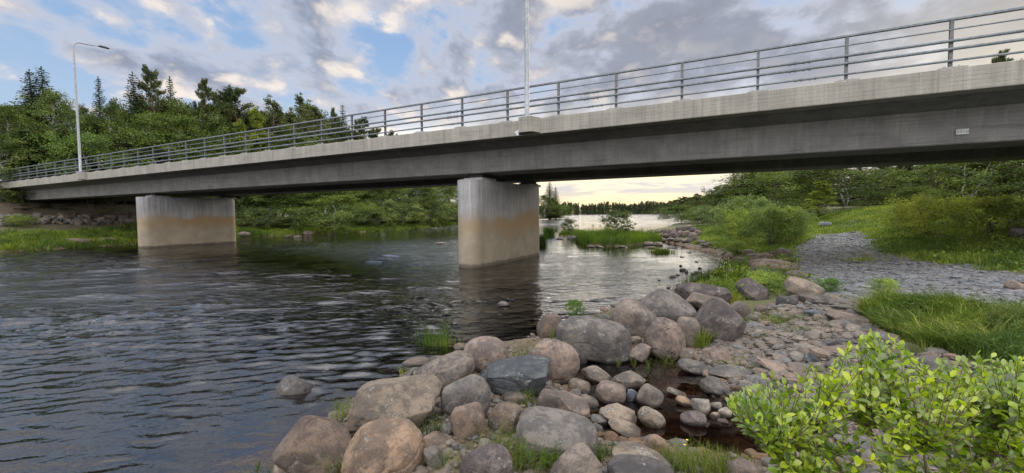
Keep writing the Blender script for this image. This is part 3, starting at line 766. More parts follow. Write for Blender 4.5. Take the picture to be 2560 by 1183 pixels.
A(R_(1662, 765, 148, 90, 'gy', 'p', 'tall pointed grey boulder on top of the bank by the water', 0, spot=.1))
A(R_(1755, 737, 136, 62, 'pu', 'r', 'long low dark purple boulder at the top of the bank', 0, spot=.1))
A(R_(1797, 813, 118, 112, 'pu', 'b', 'big purple-grey boulder at the right end of the boulder bank', -38, spot=.2))
A(R_(1374, 819, 66, 70, 'br', 'r', 'round reddish-topped boulder standing at the water edge left of the widest block', 0, spot=.2))
A(R_(1438, 888, 80, 50, 'dk', 'r', 'dark pitted boulder tucked under the left end of the widest block', -38, spot=1.0))
A(R_(1598, 886, 58, 54, 'gb', 'a', 'tan-grey stone filling the gap between the widest block and the black-patched boulder', 0))
A(R_(1716, 885, 54, 34, 'tn', 'a', 'tan broken stone below the cracked boulder, above the pool', 6))
A(R_(1791, 891, 72, 48, 'pk', 'a', 'pinkish angular stone below the big purple-grey boulder', -8))
A(R_(1775, 764, 120, 50, 'tn', 'f', 'flat tan rock lying behind the big purple-grey boulder', -8))
A(R_(1850, 779, 48, 52, 'gb', 'r', 'mossy brown stone just right of the big purple-grey boulder', 0))
A(R_(1880, 731, 82, 60, 'pu', 'a', 'purple-black boulder with a pale lichen top left of the small green bush', -24, spot=.2))
A(R_(1588, 852, 34, 24, 'tn', 'a', 'small tan stone above the gap stone beside the black-patched boulder', 0, cat='stone'))
A(R_(1516, 797, 48, 24, 'gy', 'r', 'small dark stone peeping over the top of the widest block', 0, cat='stone'))
A(R_(742, 996, 112, 104, 'dk', 'f', 'dark wet boulder barely breaking the surface, with water streaming round it', -24, emb=-.42, spot=1.5))
A(R_(1040, 905, 74, 26, 'pk', 'r', 'low pink-topped stone lying in the water left of the boulder bank', 0, emb=.1, cat='stone'))
A(R_(1093, 898, 50, 18, 'gb', 'r', 'wet brown stone in the shallows behind the spotted boulder', 0, emb=.1, cat='stone'))
A(R_(1150, 868, 38, 22, 'br', 'r', 'low brown stone in the water left of the smooth pinkish boulder', 0, emb=.15, cat='stone'))
A(R_(1259, 761, 32, 16, 'gy', 'p', 'lone small grey stone in the water in front of the near pier', 0, emb=.2, cat='stone'))
A(R_(1143, 884, 30, 16, 'br', 'r', 'tiny brown stone touching the top of the spotted boulder', 0, emb=.2, cat='stone'))
# mid-ground heap under the bridge
A(R_(1874, 633, 34, 20, 'br', 'r', 'rounded brown stone at the top left of the heap by the willows', 0))
A(R_(1850, 653, 44, 20, 'br', 'r', 'brown stone at the water end of the heap under the bridge', 0))
A(R_(1893, 643, 50, 20, 'pk', 'f', 'flat pinkish stone in the heap under the bridge', 6))
A(R_(1932, 668, 116, 40, 'br', 'r', 'largest dark brown arched boulder of the heap under the bridge', -3, spot=.5))
A(R_(1903, 652, 62, 32, 'br', 'r', 'brown domed stone behind the arched boulder of the heap', 18))
A(R_(1934, 639, 30, 24, 'br', 'a', 'reddish pointed stone on top of the heap under the bridge', 20))
A(R_(1960, 634, 38, 26, 'gb', 'r', 'grey-brown stone at the right top of the heap under the bridge', -20))
A(R_(1963, 653, 42, 18, 'br', 'r', 'oval brown stone on the right side of the heap under the bridge', -4))
A(R_(1920, 684, 92, 28, 'dk', 'f', 'long flat dark stone in front of the arched boulder', -6))
A(R_(1994, 688, 56, 24, 'gb', 'r', 'low tan stone at the edge of the crushed rock path', 0))
A(R_(2010, 724, 90, 48, 'tn', 'b', 'broad tan rock sloping to the right beside the path', -22))
A(R_(2055, 751, 60, 26, 'gy', 'f', 'flat grey stone at the foot of the tan sloping rock', -5))
A(R_(1967, 754, 48, 28, 'dk', 'b', 'dark rounded block stone in front of the small green bush', -4))
A(R_(2022, 749, 50, 28, 'gb', 'f', 'grey-brown cracked slab between two stones beside the path', -8))
A(R_(2037, 784, 50, 20, 'bl', 'f', 'smooth bluish flat stone among the cobbles', 0))
A(R_(2120, 797, 96, 28, 'pk', 'f', 'long pinkish slab left of the long grass', -12))
A(R_(1902, 774, 32, 24, 'pk', 'a', 'small pink angular stone among the cobbles', 0, cat='stone'))
A(R_(1822, 932, 98, 32, 'gy', 'f', 'large thin grey slab at the right rim of the pool', 8))
A(R_(1785, 966, 68, 46, 'gy', 'a', 'angular grey block with an orange corner at the right rim of the pool', -10))
A(R_(1937, 919, 92, 36, 'pk', 'f', 'long pinkish-brown slab lying diagonally in the cobbles', -20))
A(R_(2028, 898, 36, 30, 'sl', 'a', 'dark slate lump among the cobbles left of the bush top', -20, cat='stone'))
A(R_(1791, 1016, 32, 30, 'pl', 'a', 'pale upright stone at the right edge of the pool', -8, cat='stone'))
A(R_(1812, 1034, 34, 30, 'pl', 'f', 'pale flat stone between the pool and the bush', -10, cat='stone'))
A(R_(1788, 1040, 26, 20, 'tn', 'a', 'small tan stone in front of the two pale ones by the pool', 0, cat='stone'))
A(R_(1808, 1053, 28, 13, 'tn', 'f', 'thin tan stone lying in the water nearest the bush', 0, cat='stone'))
A(R_(1902, 930, 40, 20, 'pk', 'r', 'rounded pinkish cobble left of the diagonal slab', 0, cat='stone'))
A(R_(2122, 815, 50, 20, 'gy', 'f', 'greyish slab just below the long pinkish one', -6))
A(R_(2271, 866, 84, 24, 'gb', 'f', 'flat brown rock half sunk at the lower edge of the long grass', -4))
A(R_(2403, 878, 66, 14, 'pk', 'f', 'thin reddish slab right of the half sunk rock', 0))
A(R_(2538, 716, 40, 28, 'pk', 'a', 'brown block stone standing on the path at the right edge', -10))
A(R_(2061, 562, 32, 16, 'bl', 'r', 'bluish boulder at the far end of the path in front of the trees', 0))
A(R_(2514, 566, 60, 34, 'pu', 'a', 'dark purple boulder partly hidden by the right-hand bushes', 0))
A(R_(2552, 585, 44, 34, 'pu', 'a', 'dark boulder at the right edge below the bushes', 0))
# stones round the grassy islet
A(R_(1430, 596, 26, 14, 'pu', 'r', 'rounded purplish stone in front of the small islet', 0, emb=.3))
A(R_(1399, 598, 17, 7, 'pu', 'r', 'flat dark stone left of the rounded purplish one off the small islet', 0, emb=.2))
A(R_(1478, 617, 18, 8, 'pk', 'r', 'pink stone at the left foot of the big reed islet', 0, emb=.3))
A(R_(1500, 618, 21, 7, 'pk', 'f', 'flat pink stone second from the left at the foot of the reed islet', 0, emb=.3))
A(R_(1558, 618, 23, 7, 'pk', 'f', 'flat pale stone at the middle of the front edge of the reed islet', 0, emb=.3))
A(R_(1622, 610, 27, 12, 'pk', 'r', 'rounded pink boulder at the right end of the reed islet', 0, emb=.5))
A(R_(1646, 611, 22, 13, 'pk', 'r', 'rightmost pink boulder of the reed islet', 0, emb=.5))
A(R_(1628, 620, 22, 9, 'br', 'r', 'brown stone in the water in front of the two pink islet boulders', 0, emb=.3))
A(R_(1680, 620, 26, 5, 'br', 'f', 'thin flat stone in the water between islet and right bank', 0, emb=.2))
# left bank
A(R_(190, 605, 57, 18, 'br', 'b', 'long flat brown boulder at the water edge under the left bridge end', -3, emb=.4))
A(R_(233, 605, 28, 10, 'br', 'r', 'small brown boulder between two larger ones on the left bank', 0, emb=.4))
A(R_(266, 601, 41, 14, 'br', 'r', 'domed brown boulder left of the far left pier', 0, emb=.4))
A(R_(297, 601, 26, 8, 'tn', 'f', 'low tan stone next to the domed boulder by the far left pier', 0, emb=.4))
A(R_(611, 586, 29, 14, 'pk', 'r', 'pale pink round boulder at the water edge just right of the far left pier', 0, emb=.4))
A(R_(767, 584, 30, 13, 'pk', 'r', 'pink boulder in the water before the left bank willows', 0, emb=.4))
A(R_(744, 592, 20, 5, 'tn', 'f', 'flat awash stone below the pink boulder of the left shore', 0, emb=.1))
A(R_(718, 592, 18, 6, 'tn', 'f', 'small awash stone left of the flat one off the left shore', 0, emb=.1))
A(R_(701, 583, 10, 5, 'tn', 'r', 'tiny tan stone at the left shore between two boulders', 0, emb=.3, cat='stone'))
A(R_(1101, 609, 32, 5, 'tn', 'f', 'long flat stone awash left of the near pier', 0, emb=.15))
A(R_(1139, 606, 18, 6, 'gy', 'f', 'grey stone awash against the left side of the near pier', 0, emb=.15))
A(R_(967, 572, 9, 4, 'pl', 'r', 'tiny pale stone at the far left shore', 0, emb=.3, cat='stone'))
for (a, b, c_, d_) in ((1683, 693, 18, 9), (1707, 676, 17, 9), (1716, 681, 9, 10), (1702, 665, 8, 7), (1749, 672, 10, 7), (1743, 682, 16, 9), (1732, 686, 11, 8), (1696, 688, 12, 5), (1671, 720, 10, 6), (1648, 701, 7, 4), (1760, 618, 12, 4), (1722, 632, 14, 4), (1705, 643, 12, 4), (1742, 655, 10, 4)):
    A(R_(a, b, c_, d_, 'dk', 'a', 'small dark stone standing in the bright shallows off the right bank', 0, 'dark stones in the bright shallows', emb=.35, cat='stone'))
A(R_(1700, 716, 20, 17, 'dk', 'a', 'dark cubic stone, the tallest in the bright shallows', -6, emb=.4, cat='stone'))
A(R_(1680, 728, 13, 15, 'gb', 'a', 'small mossy stone behind the tall pointed boulder', 0, emb=.5, cat='stone'))
rs = np.random.default_rng(77)
spit = [(1629, 583, 14, 7), (1645, 581, 18, 9), (1662, 580, 22, 12), (1682, 577, 24, 12), (1702, 573, 26, 13), (1718, 569, 24, 12), (1734, 575, 24, 13), (1650, 589, 22, 11), (1667, 591, 20, 12), (1685, 589, 26, 16),
        (1702, 585, 20, 15), (1717, 586, 22, 15), (1733, 589, 22, 15), (1744, 583, 18, 14), (1640, 593, 18, 8), (1658, 600, 20, 8), (1677, 600, 22, 10), (1694, 600, 20, 11), (1710, 603, 16, 10), (1724, 602, 18, 10), (1741, 599, 20, 12), (1752, 606, 26, 9), (1770, 611, 30, 8)]
for (a, b, c_, d_) in spit:
    A(R_(a, b, c_, d_ + 2, rs.choice(['pu', 'pk', 'gb', 'pu']), rs.choice(['r', 'b', 'a']), 'purplish boulder in the heap at the tip of the stony right-hand spit', float(rs.uniform(-12, 12)), 'boulders heaped on the right-hand spit', emb=.75))
ROCKPOS = []
def put_rock(i, spec):
    px, py, wpx, hpx, ck, kd, label, rot, grp, spot, emb, dp, cat = spec
    r = ray(px, py)
    ts = np.concatenate([np.arange(1.2, 12, .02), np.arange(12, 70, .1), np.arange(70, 400, 1.)])
    pts = np.stack([r.x * ts, r.y * ts], 1); g = np.maximum(H(pts), -.25 if ts.max() > 0 else 0)
    g = np.where((g < 0), 0, g)
    a = math.atan2(-r.z, 1.0)
    Wm = wpx * ts / 1100 / 2; Hm = hpx * ts / 1100 / 2
    sy = Wm * dp; sz = np.sqrt(np.maximum(Hm ** 2 - (sy * math.sin(a)) ** 2, (Hm * .55) ** 2)) / math.cos(a)
    sz = np.maximum(sz, Wm * .22)
    zc = EYE + r.z * ts
    k = np.argmax(zc < g + sz * emb); 
    if not (zc < g + sz * emb).any(): k = len(ts) - 1
    T = ts[k]; sx, sy, sz = Wm[k], Wm[k] * dp, sz[k]
    # if the depth half-axis would push the silhouette too tall, shrink it
    sy = min(sy, max(.55 * sx, Hm[k] * .92 / max(math.sin(a), .12)))
    loc = (r.x * T, T, zc[k])
    size_px = wpx
    sub = 5 if wpx > 90 and py > 800 else 4 if wpx > 40 else 3 if wpx > 18 else 2
    V, F_ = rock_shape(kd, sub, 100 + i)
    V = V * np.array([sx, sy, sz])
    c_, s_ = math.cos(math.radians(-rot)), math.sin(math.radians(-rot))
    x = V[:, 0] * c_ + V[:, 2] * s_; z = -V[:, 0] * s_ + V[:, 2] * c_
    V = np.stack([x, V[:, 1], z], 1)
    o = mesh('boulder' if cat == 'boulder' else 'stone', V, F_, M_rock)
    o.location = loc; o.rotation_euler = (0, 0, -math.atan2(r.x, 1))
    cc = np.array(COLS[ck]) * np.array([.91, .97, 1.01]) * rs.uniform(.58, .82); o.color = (*cc, spot)
    tag(o, label, cat, grp); ROCKPOS.append((loc[0], loc[1], max(sx, sy)))
for i, sp in enumerate(RK): put_rock(i, sp)

# ---------------------------------------------------------------- loose stones nobody could count
def stones(name, P2, sizes, flat, mat, seed, label, sink=.25, sub=1, tilt=.35):
    r = np.random.default_rng(seed); N = len(P2)
    tv, tf = [], None
    for k in range(10):
        V, F_ = rock_shape('f' if k % 3 else 'a', sub, seed * 50 + k); tv.append(V); tf = F_
    tv = np.array(tv); pick = r.integers(0, 10, N); V = tv[pick]
    S_ = np.stack([sizes * r.uniform(.75, 1.25, N), sizes * r.uniform(.6, 1.0, N), sizes * r.uniform(flat * .7, flat * 1.4, N)], 1) * .5
    V = V * S_[:, None]
    a = r.uniform(0, 6.28, N); bx = r.normal(0, tilt, N); 
    cb, sb = np.cos(bx)[:, None], np.sin(bx)[:, None]
    y = V[..., 1] * cb - V[..., 2] * sb; z = V[..., 1] * sb + V[..., 2] * cb
    ca, sa = np.cos(a)[:, None], np.sin(a)[:, None]
    x = V[..., 0] * ca - y * sa; y2 = V[..., 0] * sa + y * ca
    z0 = H(P2) + S_[:, 2] * (1 - 2 * sink)
    V = np.stack([x + P2[:, :1], y2 + P2[:, 1:], z + z0[:, None]], -1).reshape(-1, 3)
    F_ = (tf[None] + (np.arange(N) * tv.shape[1])[:, None, None]).reshape(-1, 3)
    o = mesh(name, V, F_, mat, smooth=False); tag(o, label, 'stones', kind='stuff'); return o
def stone_mat(name, pal):
    m, t = new_mat(name); g = t.n('ShaderNodeNewGeometry'); rnd = g.outputs['Random Per Island']; O = t.n('ShaderNodeTexCoord').outputs['Object']
    cr = t.n('ShaderNodeValToRGB', ins={0: rnd}); cr.color_ramp.interpolation = 'LINEAR'
    el = cr.color_ramp.elements
    for i, c_ in enumerate(pal):
        e = el[i] if i < 2 else el.new(i / (len(pal) - 1)); e.position = i / (len(pal) - 1); e.color = (*c_, 1)
    n = t.noise(O, 28, 5, .65); n_ = t.noise(O, 130, 3, .7)
    c = t.mix(t.ramp(n, .35, .65), cr.outputs[0], t.mix(1.0, cr.outputs[0], (.6, .58, .58), 'MULTIPLY'))
    c = t.mix(t.math('MULTIPLY', t.ramp(n_, .54, .66), .4), c, t.mix(1.0, cr.outputs[0], (.4, .4, .4), 'MULTIPLY'))
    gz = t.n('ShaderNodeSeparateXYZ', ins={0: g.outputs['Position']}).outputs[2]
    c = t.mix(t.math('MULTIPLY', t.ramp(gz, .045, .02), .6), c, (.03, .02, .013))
    out(t, prin(t, Base_Color=c, Roughness=.85, Normal=t.bump(n, .5, .01))); return m
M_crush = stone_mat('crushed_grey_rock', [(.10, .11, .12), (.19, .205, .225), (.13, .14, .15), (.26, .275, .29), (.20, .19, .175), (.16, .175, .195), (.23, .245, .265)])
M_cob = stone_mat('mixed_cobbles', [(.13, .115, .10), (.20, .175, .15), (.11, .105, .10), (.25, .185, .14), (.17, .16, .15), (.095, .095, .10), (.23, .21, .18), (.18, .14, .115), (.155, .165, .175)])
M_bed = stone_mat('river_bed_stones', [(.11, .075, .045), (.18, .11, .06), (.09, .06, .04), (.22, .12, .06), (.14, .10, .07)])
def sample_poly(poly, n, seed, lod=None):
    r = np.random.default_rng(seed); lo, hi = poly.min(0), poly.max(0)
    p = r.uniform(lo, hi, (n * 6, 2)); p = p[inside(p, poly)]
    if lod is not None: p = p[r.random(len(p)) < np.clip(lod / np.hypot(p[:, 0], p[:, 1]), .04, 1)]
    return p[:n]
p = sample_poly(PATH, 38000, 3, 9.0); d_ = np.hypot(p[:, 0], p[:, 1]); r = np.random.default_rng(4)
sz = r.lognormal(math.log(.068), .48, len(p)) * .95
stones('crushed_rock', p, sz, .27, M_crush, 3, 'blue-grey crushed rock covering the path under the bridge', sink=.38, tilt=.2)
p = sample_poly(COBB, 17000, 5, 7.5); r = np.random.default_rng(6)
p = p[~((inside(p, GRASSY)) & (r.random(len(p)) < .9))]
sz = np.clip(r.lognormal(math.log(.046), .72, len(p)), .016, .30)
stones('cobbles', p, sz, .34, M_cob, 5, 'mixed brown and grey cobbles between pool and long grass', tilt=.25)
# shore rubble along the water, in and between the boulders
sh_ = RIVER[(RIVER[:, 1] > 1) & (RIVER[:, 1] < 60) & (RIVER[:, 0] > -4)]
sh_ = sh_[:32]
L = []
r = np.random.default_rng(9)
for a, b in zip(sh_[:-1], sh_[1:]):
    n = int(np.linalg.norm(b - a) * np.clip(160 / max(a[1], 3), 6, 60) * (.35 if a[1] < 7 else .7)); tt = r.random(n)[:, None]; L.append(a + (b - a) * tt + r.normal(0, .5, (n, 2)) * np.clip(a[1] / 9, .45, 1.6) + np.array([.25, -.1]))
p = np.concatenate(L); d_ = np.hypot(p[:, 0], p[:, 1])
p = p[(H(p) > -.35)]; d_ = np.hypot(p[:, 0], p[:, 1])
sz = np.clip(r.lognormal(math.log(.075), .55, len(p)), .03, .3) * np.clip(d_ / 8, .8, 2.0)
stones('shore_rubble', p, sz, .5, M_cob, 9, 'wet cobbles along the right-hand water edge')
lo, hi = POOL.min(0) - .3, POOL.max(0) + .3; p = r.uniform(lo, hi, (3600, 2)); sz = np.clip(r.lognormal(math.log(.06), .55, len(p)), .025, .22)
z_ = H(p); ok = (z_ < .08) & ((z_ < -.02) | (r.random(len(p)) < .8)); p = p[ok]; sz = sz[ok]; sz = np.where(H(p) < 0, np.minimum(sz, -H(p) * 1.6 + .03), sz)
stones('pool_bed_stones', p, sz, .4, M_bed, 12, 'brown stones on the bed of the shallow pool', tilt=.15)
p = r.uniform((-3.2, 1.6), (2.6, 6.5), (5200, 2)); sdp, qp = land_sd(p); ok = (sdp > -.1) & (np.hypot(p[:, 0], p[:, 1]) > 1.7); p = p[ok]
sz = np.clip(r.lognormal(math.log(.05), .5, len(p)), .02, .16)
stones('bank_gravel', p, sz, .5, M_cob, 15, 'brown gravel and small stones in the gaps between the near boulders')
# riprap below the left abutment
n = 1100; dd2 = r.uniform(55.5, 60.8, n); nn2 = r.uniform(9, 31, n); p = dd2[:, None] * DV + nn2[:, None] * NV
stones('riprap', p, np.clip(r.lognormal(math.log(.42), .4, n), .15, .9), .55, M_cob, 21, 'tumbled grey riprap stones on the slope under the left abutment', tilt=.5)
# ---------------------------------------------------------------- foliage
def leaf_mat(name, var=.35, trans=.35, obj=True, base=(.06, .1, .02), tip=None, gloss=.25):
    m, t = new_mat(name); g = t.n('ShaderNodeNewGeometry'); rnd = g.outputs['Random Per Island']
    O = t.n('ShaderNodeTexCoord').outputs['Object']
    b = t.n('ShaderNodeObjectInfo').outputs['Color'] if obj else (*base, 1)
    hi = tuple(1 + var * k for k in (1.3, 1.0, .2)); lo = tuple(1 - var * k for k in (1.0, .85, .9))
    c = t.mix(rnd, t.mix(1.0, b, lo, 'MULTIPLY'), t.mix(1.0, b, hi, 'MULTIPLY'))
    if not obj: c = t.mix(t.math('LESS_THAN', t.math('FRACT', t.math('MULTIPLY', rnd, 17.0)), .20), c, t.mix(1.0, c, (.48, .60, .40), 'MULTIPLY'))
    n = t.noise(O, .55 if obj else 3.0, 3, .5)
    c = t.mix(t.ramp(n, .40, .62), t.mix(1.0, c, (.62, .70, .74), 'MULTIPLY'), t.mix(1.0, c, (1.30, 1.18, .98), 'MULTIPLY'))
    df = t.n('ShaderNodeBsdfDiffuse', ins={'Color': c}).outputs[0]
    tl = t.n('ShaderNodeBsdfTranslucent', ins={'Color': t.mix(1.0, c, (1.15, 1.2, .6), 'MULTIPLY')}).outputs[0]
    mx = t.n('ShaderNodeMixShader', ins={0: trans, 1: df, 2: tl}).outputs[0]
    gl = t.n('ShaderNodeBsdfGlossy', ins={'Color': (1, 1, 1, 1), 'Roughness': .45}).outputs[0]
    mx = t.n('ShaderNodeMixShader', ins={0: .09 * gloss, 1: mx, 2: gl}).outputs[0]
    out(t, mx); return m
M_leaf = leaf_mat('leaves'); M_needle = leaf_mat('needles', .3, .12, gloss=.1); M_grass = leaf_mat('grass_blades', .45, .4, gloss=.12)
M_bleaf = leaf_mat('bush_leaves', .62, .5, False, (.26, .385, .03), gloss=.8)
def bark(name, c0, c1, sc=6):
    m, t = new_mat(name); O = t.n('ShaderNodeTexCoord').outputs['Object']
    n = t.noise(t.scale(O, (1, 1, .35)), sc, 5, .65)
    out(t, prin(t, Base_Color=t.mix(t.ramp(n, .42, .58), c0, c1), Roughness=.9, Normal=t.bump(n, .5, .02))); return m
M_birch, t = new_mat('birch_bark'); O = t.n('ShaderNodeTexCoord').outputs['Object']
n = t.noise(t.scale(O, (1, 1, 1.4)), 2.2, 5, .65); rxy = t.vmath('LENGTH', t.vmath('MULTIPLY', O, (1, 1, 0)))
c = t.mix(t.ramp(rxy, 1.3, .7), (.10, .08, .065), t.mix(t.ramp(n, .42, .58), (.10, .09, .08), (.42, .40, .37)))
out(t, prin(t, Base_Color=c, Roughness=.9))
M_bark = bark('grey_bark', (.06, .05, .04), (.13, .11, .09)); M_pbark = bark('pine_bark', (.10, .06, .04), (.22, .13, .08))
M_twig = bark('twig_bark', (.09, .065, .045), (.17, .13, .10), 30)
def cards(P_, size, r, aspect=.6, up=None, curl=.0, nbias=None):
    """one small kite-shaped leaf spray per point"""
    N = len(P_); size = np.broadcast_to(size, (N,))
    u = r.normal(size=(N, 3)) if up is None else up + r.normal(size=(N, 3)) * .45
    u /= np.linalg.norm(u, axis=1)[:, None]
    n = r.normal(size=(N, 3)); 
    if nbias is not None: n = n * .6 + nbias
    v = np.cross(n, u); v /= np.linalg.norm(v, axis=1)[:, None] + 1e-9
    nn_ = np.cross(u, v)
    s = size[:, None]
    V = np.stack([P_ - u * s * .5, P_ + v * s * aspect * .5 + nn_ * s * .06, P_ + u * s * .5 - nn_ * s * curl, P_ - v * s * aspect * .5 + nn_ * s * .06], 1).reshape(-1, 3)
    q = np.arange(4 * N).reshape(N, 4)
    return V, q
def limb(mb, a, b, r0, r1, r, seg=5, n=4, sag=.06):
    a = np.array(a, float); b = np.array(b, float); t_ = np.linspace(0, 1, n)[:, None]
    L = np.linalg.norm(b - a); p = a + (b - a) * t_; p[1:-1] += r.normal(0, sag * L * .4, (n - 2, 3)); p[:, 2] += (np.sin(t_[:, 0] * 3.14) * sag * L)
    mb.tube(p, np.linspace(r0, r1, n), seg, False); return p
LAST = {}
def copy_tree(o, parent=None):
    c = o.copy(); col.objects.link(c); c.parent = parent
    LAST[c.name] = [copy_tree(ch, c) for ch in KIDS.get(o.name, [])]
    return c
def kid(parent, o): LAST.setdefault(parent.name, []).append(o); KIDS.setdefault(parent.name, []).append(o); return o
def leafy(name, h, w, seed, leaf=.2, n=9000, base=.15, top=.0, mat=None, barkm=None, droop=.3, loose=.0, prof='oval', stems=1, twr=None):
    """leafy crown: limbs, then clumps of sprays round the limb ends"""
    r = np.random.default_rng(seed); mb = MB(); cl = []
    for s_ in range(stems):
        ox, oy = (r.normal(0, .10 * w, 2) if stems > 1 else (0, 0)); lean = r.normal(0, .05 * h + (.10 * w if stems > 1 else 0), 2)
        tr = twr or (.016 * h if stems == 1 else .010 * h)
        tz = np.linspace(-.15, h * .92, 9); cur = np.stack([ox * .2 + lean[0] * (tz / h) ** 1.5 + ox * tz / h, oy * .2 + lean[1] * (tz / h) ** 1.5 + oy * tz / h, tz], 1); cur[1:, :2] += r.normal(0, .008 * h, (8, 2))
        mb.tube(cur, np.linspace(tr, tr * .12, 9), 7, False)
        nl = max(6, int(44 / stems))
        for k in range(nl):
            f = base + (1 - base) * ((k + r.random()) / nl) ** .9
            if f > .97: f = .97
            g = (f - base) / (1 - base)
            if prof == 'oval': R = w * .5 * (math.sin(math.pi * min(1, g * .93 + .07) ** .75) ** .75)
            elif prof == 'cone': R = w * .5 * (1 - g) ** .8 + .05 * w
            elif prof == 'dome': R = w * .5 * math.sqrt(max(0.02, 1 - (g * .95) ** 2.2))
            elif prof == 'tall': R = w * .5 * (math.sin(math.pi * min(1, g * .9 + .1) ** .9) ** .6)
            R *= r.uniform(.72, 1.12); a = r.uniform(0, 6.28)
            z0 = f * h * .88; p0 = np.array([np.interp(z0, tz, cur[:, 0]), np.interp(z0, tz, cur[:, 1]), z0])
            e = p0 + np.array([math.cos(a) * R, math.sin(a) * R, R * r.uniform(.15, .55) + .02 * h])
            lp = limb(mb, p0, e, tr * (.45 - .3 * g), tr * .06, r)
            for j in range(5):
                c_ = lp[1] + (lp[-1] - lp[1]) * r.random() ** .6 + r.normal(0, .16 * R + .02 * w, 3)
                cl.append((c_, (.062 + .05 * r.random()) * w * (1 - loose * .3)))
        cl.append((cur[-1], .06 * w)); cl.append((cur[-2], .09 * w))
    C = np.array([c[0] for c in cl]); Rr = np.array([c[1] for c in cl])
    pick = r.choice(len(C), n, p=(Rr ** 2) / (Rr ** 2).sum())
    d = r.normal(size=(n, 3)); d /= np.linalg.norm(d, axis=1)[:, None]
    rad = Rr[pick] * r.random(n) ** .45
    P_ = C[pick] + d * rad[:, None] * np.array([1.15, 1.15, .72]); P_[:, 2] -= droop * (d[:, 0] ** 2 + d[:, 1] ** 2) * rad
    P_[:, 2] = np.maximum(P_[:, 2], .04 * h + leaf)
    ctr = P_ - np.array([0, 0, h * .45]); ctr /= np.linalg.norm(ctr, axis=1)[:, None] + 1e-6
    nb = d * .8 + ctr * .8 + np.array([0, 0, .5])
    V, q = cards(P_, leaf * r.uniform(.6, 1.25, n), r, .62, up=d * .7 + np.array([0, 0, -.1]), nbias=nb)
    e = empty(name); f = mesh('crown', V, q, mat or M_leaf, e, smooth=False); tk = mb.build('trunk', barkm or M_bark, e, True)
    kid(e, f); kid(e, tk); e['_h'] = h; e['_w'] = w; return e
def spruce(name, h, w, seed, card=.34, dens=1.0, base=.06):
    r = np.random.default_rng(seed); mb = MB(); tz = np.linspace(-.2, h, 8); mb.tube(np.stack([tz * 0, tz * 0, tz], 1), np.linspace(.014 * h, .01, 8), 7, False)
    P_, Up, Sz = [], [], []
    nw = int(60 * dens)
    for k in range(nw):
        f = base + (1 - base) * (k / nw) ** 1.0; z = f * h; R = w * .5 * (1 - f) ** .8 + .22
        nb_ = int(5 + 5 * (1 - f))
        a0 = r.uniform(0, 6.28)
        for j in range(nb_):
            a = a0 + j * 6.28 / nb_ + r.normal(0, .18); L = R * r.uniform(.7, 1.12); dz = -.30 * L * (1 - f) + .28 * L * f
            dirv = np.array([math.cos(a), math.sin(a), 0]); side = np.array([-math.sin(a), math.cos(a), 0])
            if L > .5: mb.tube([[0, 0, z], list(dirv * L * .9 + np.array([0, 0, z + dz]))], [.02 + .006 * L, .01], 4, False)
            ns = max(3, int(L * 8.0 / (card / .34)))
            tt = (np.arange(ns) + r.random(ns)) / ns
            for sgn in (-1, 1):
                p = dirv[None] * (tt * L)[:, None] + side[None] * (sgn * (1 - tt) * .28 * L * r.uniform(.2, 1.0, ns))[:, None]; p[:, 2] += z + dz * tt ** 1.4 + .10 * L * tt ** 4 - r.random(ns) * .12
                P_.append(p); Up.append(dirv[None] + side[None] * sgn * .8 + np.array([[0, 0, -.35]]) + r.normal(0, .1, (ns, 3))); Sz.append(card * r.uniform(.7, 1.3, ns) * (1 - .35 * f))
    P_.append(np.array([[0, 0, h - .1], [0, 0, h + .12]])); Up.append(np.array([[0, 0, 2.], [0, 0, 2.]])); Sz.append(np.array([card, card]))
    P_ = np.concatenate(P_); Up = np.concatenate(Up); Sz = np.concatenate(Sz)
    V, q = cards(P_, Sz, r, .55, up=Up * 1.3, nbias=np.array([0, 0, 1.0]))
    e = empty(name); f = mesh('crown', V, q, M_needle, e, smooth=False); tk = mb.build('trunk', M_bark, e, True); kid(e, f); kid(e, tk); e['_h'] = h; e['_w'] = w; return e
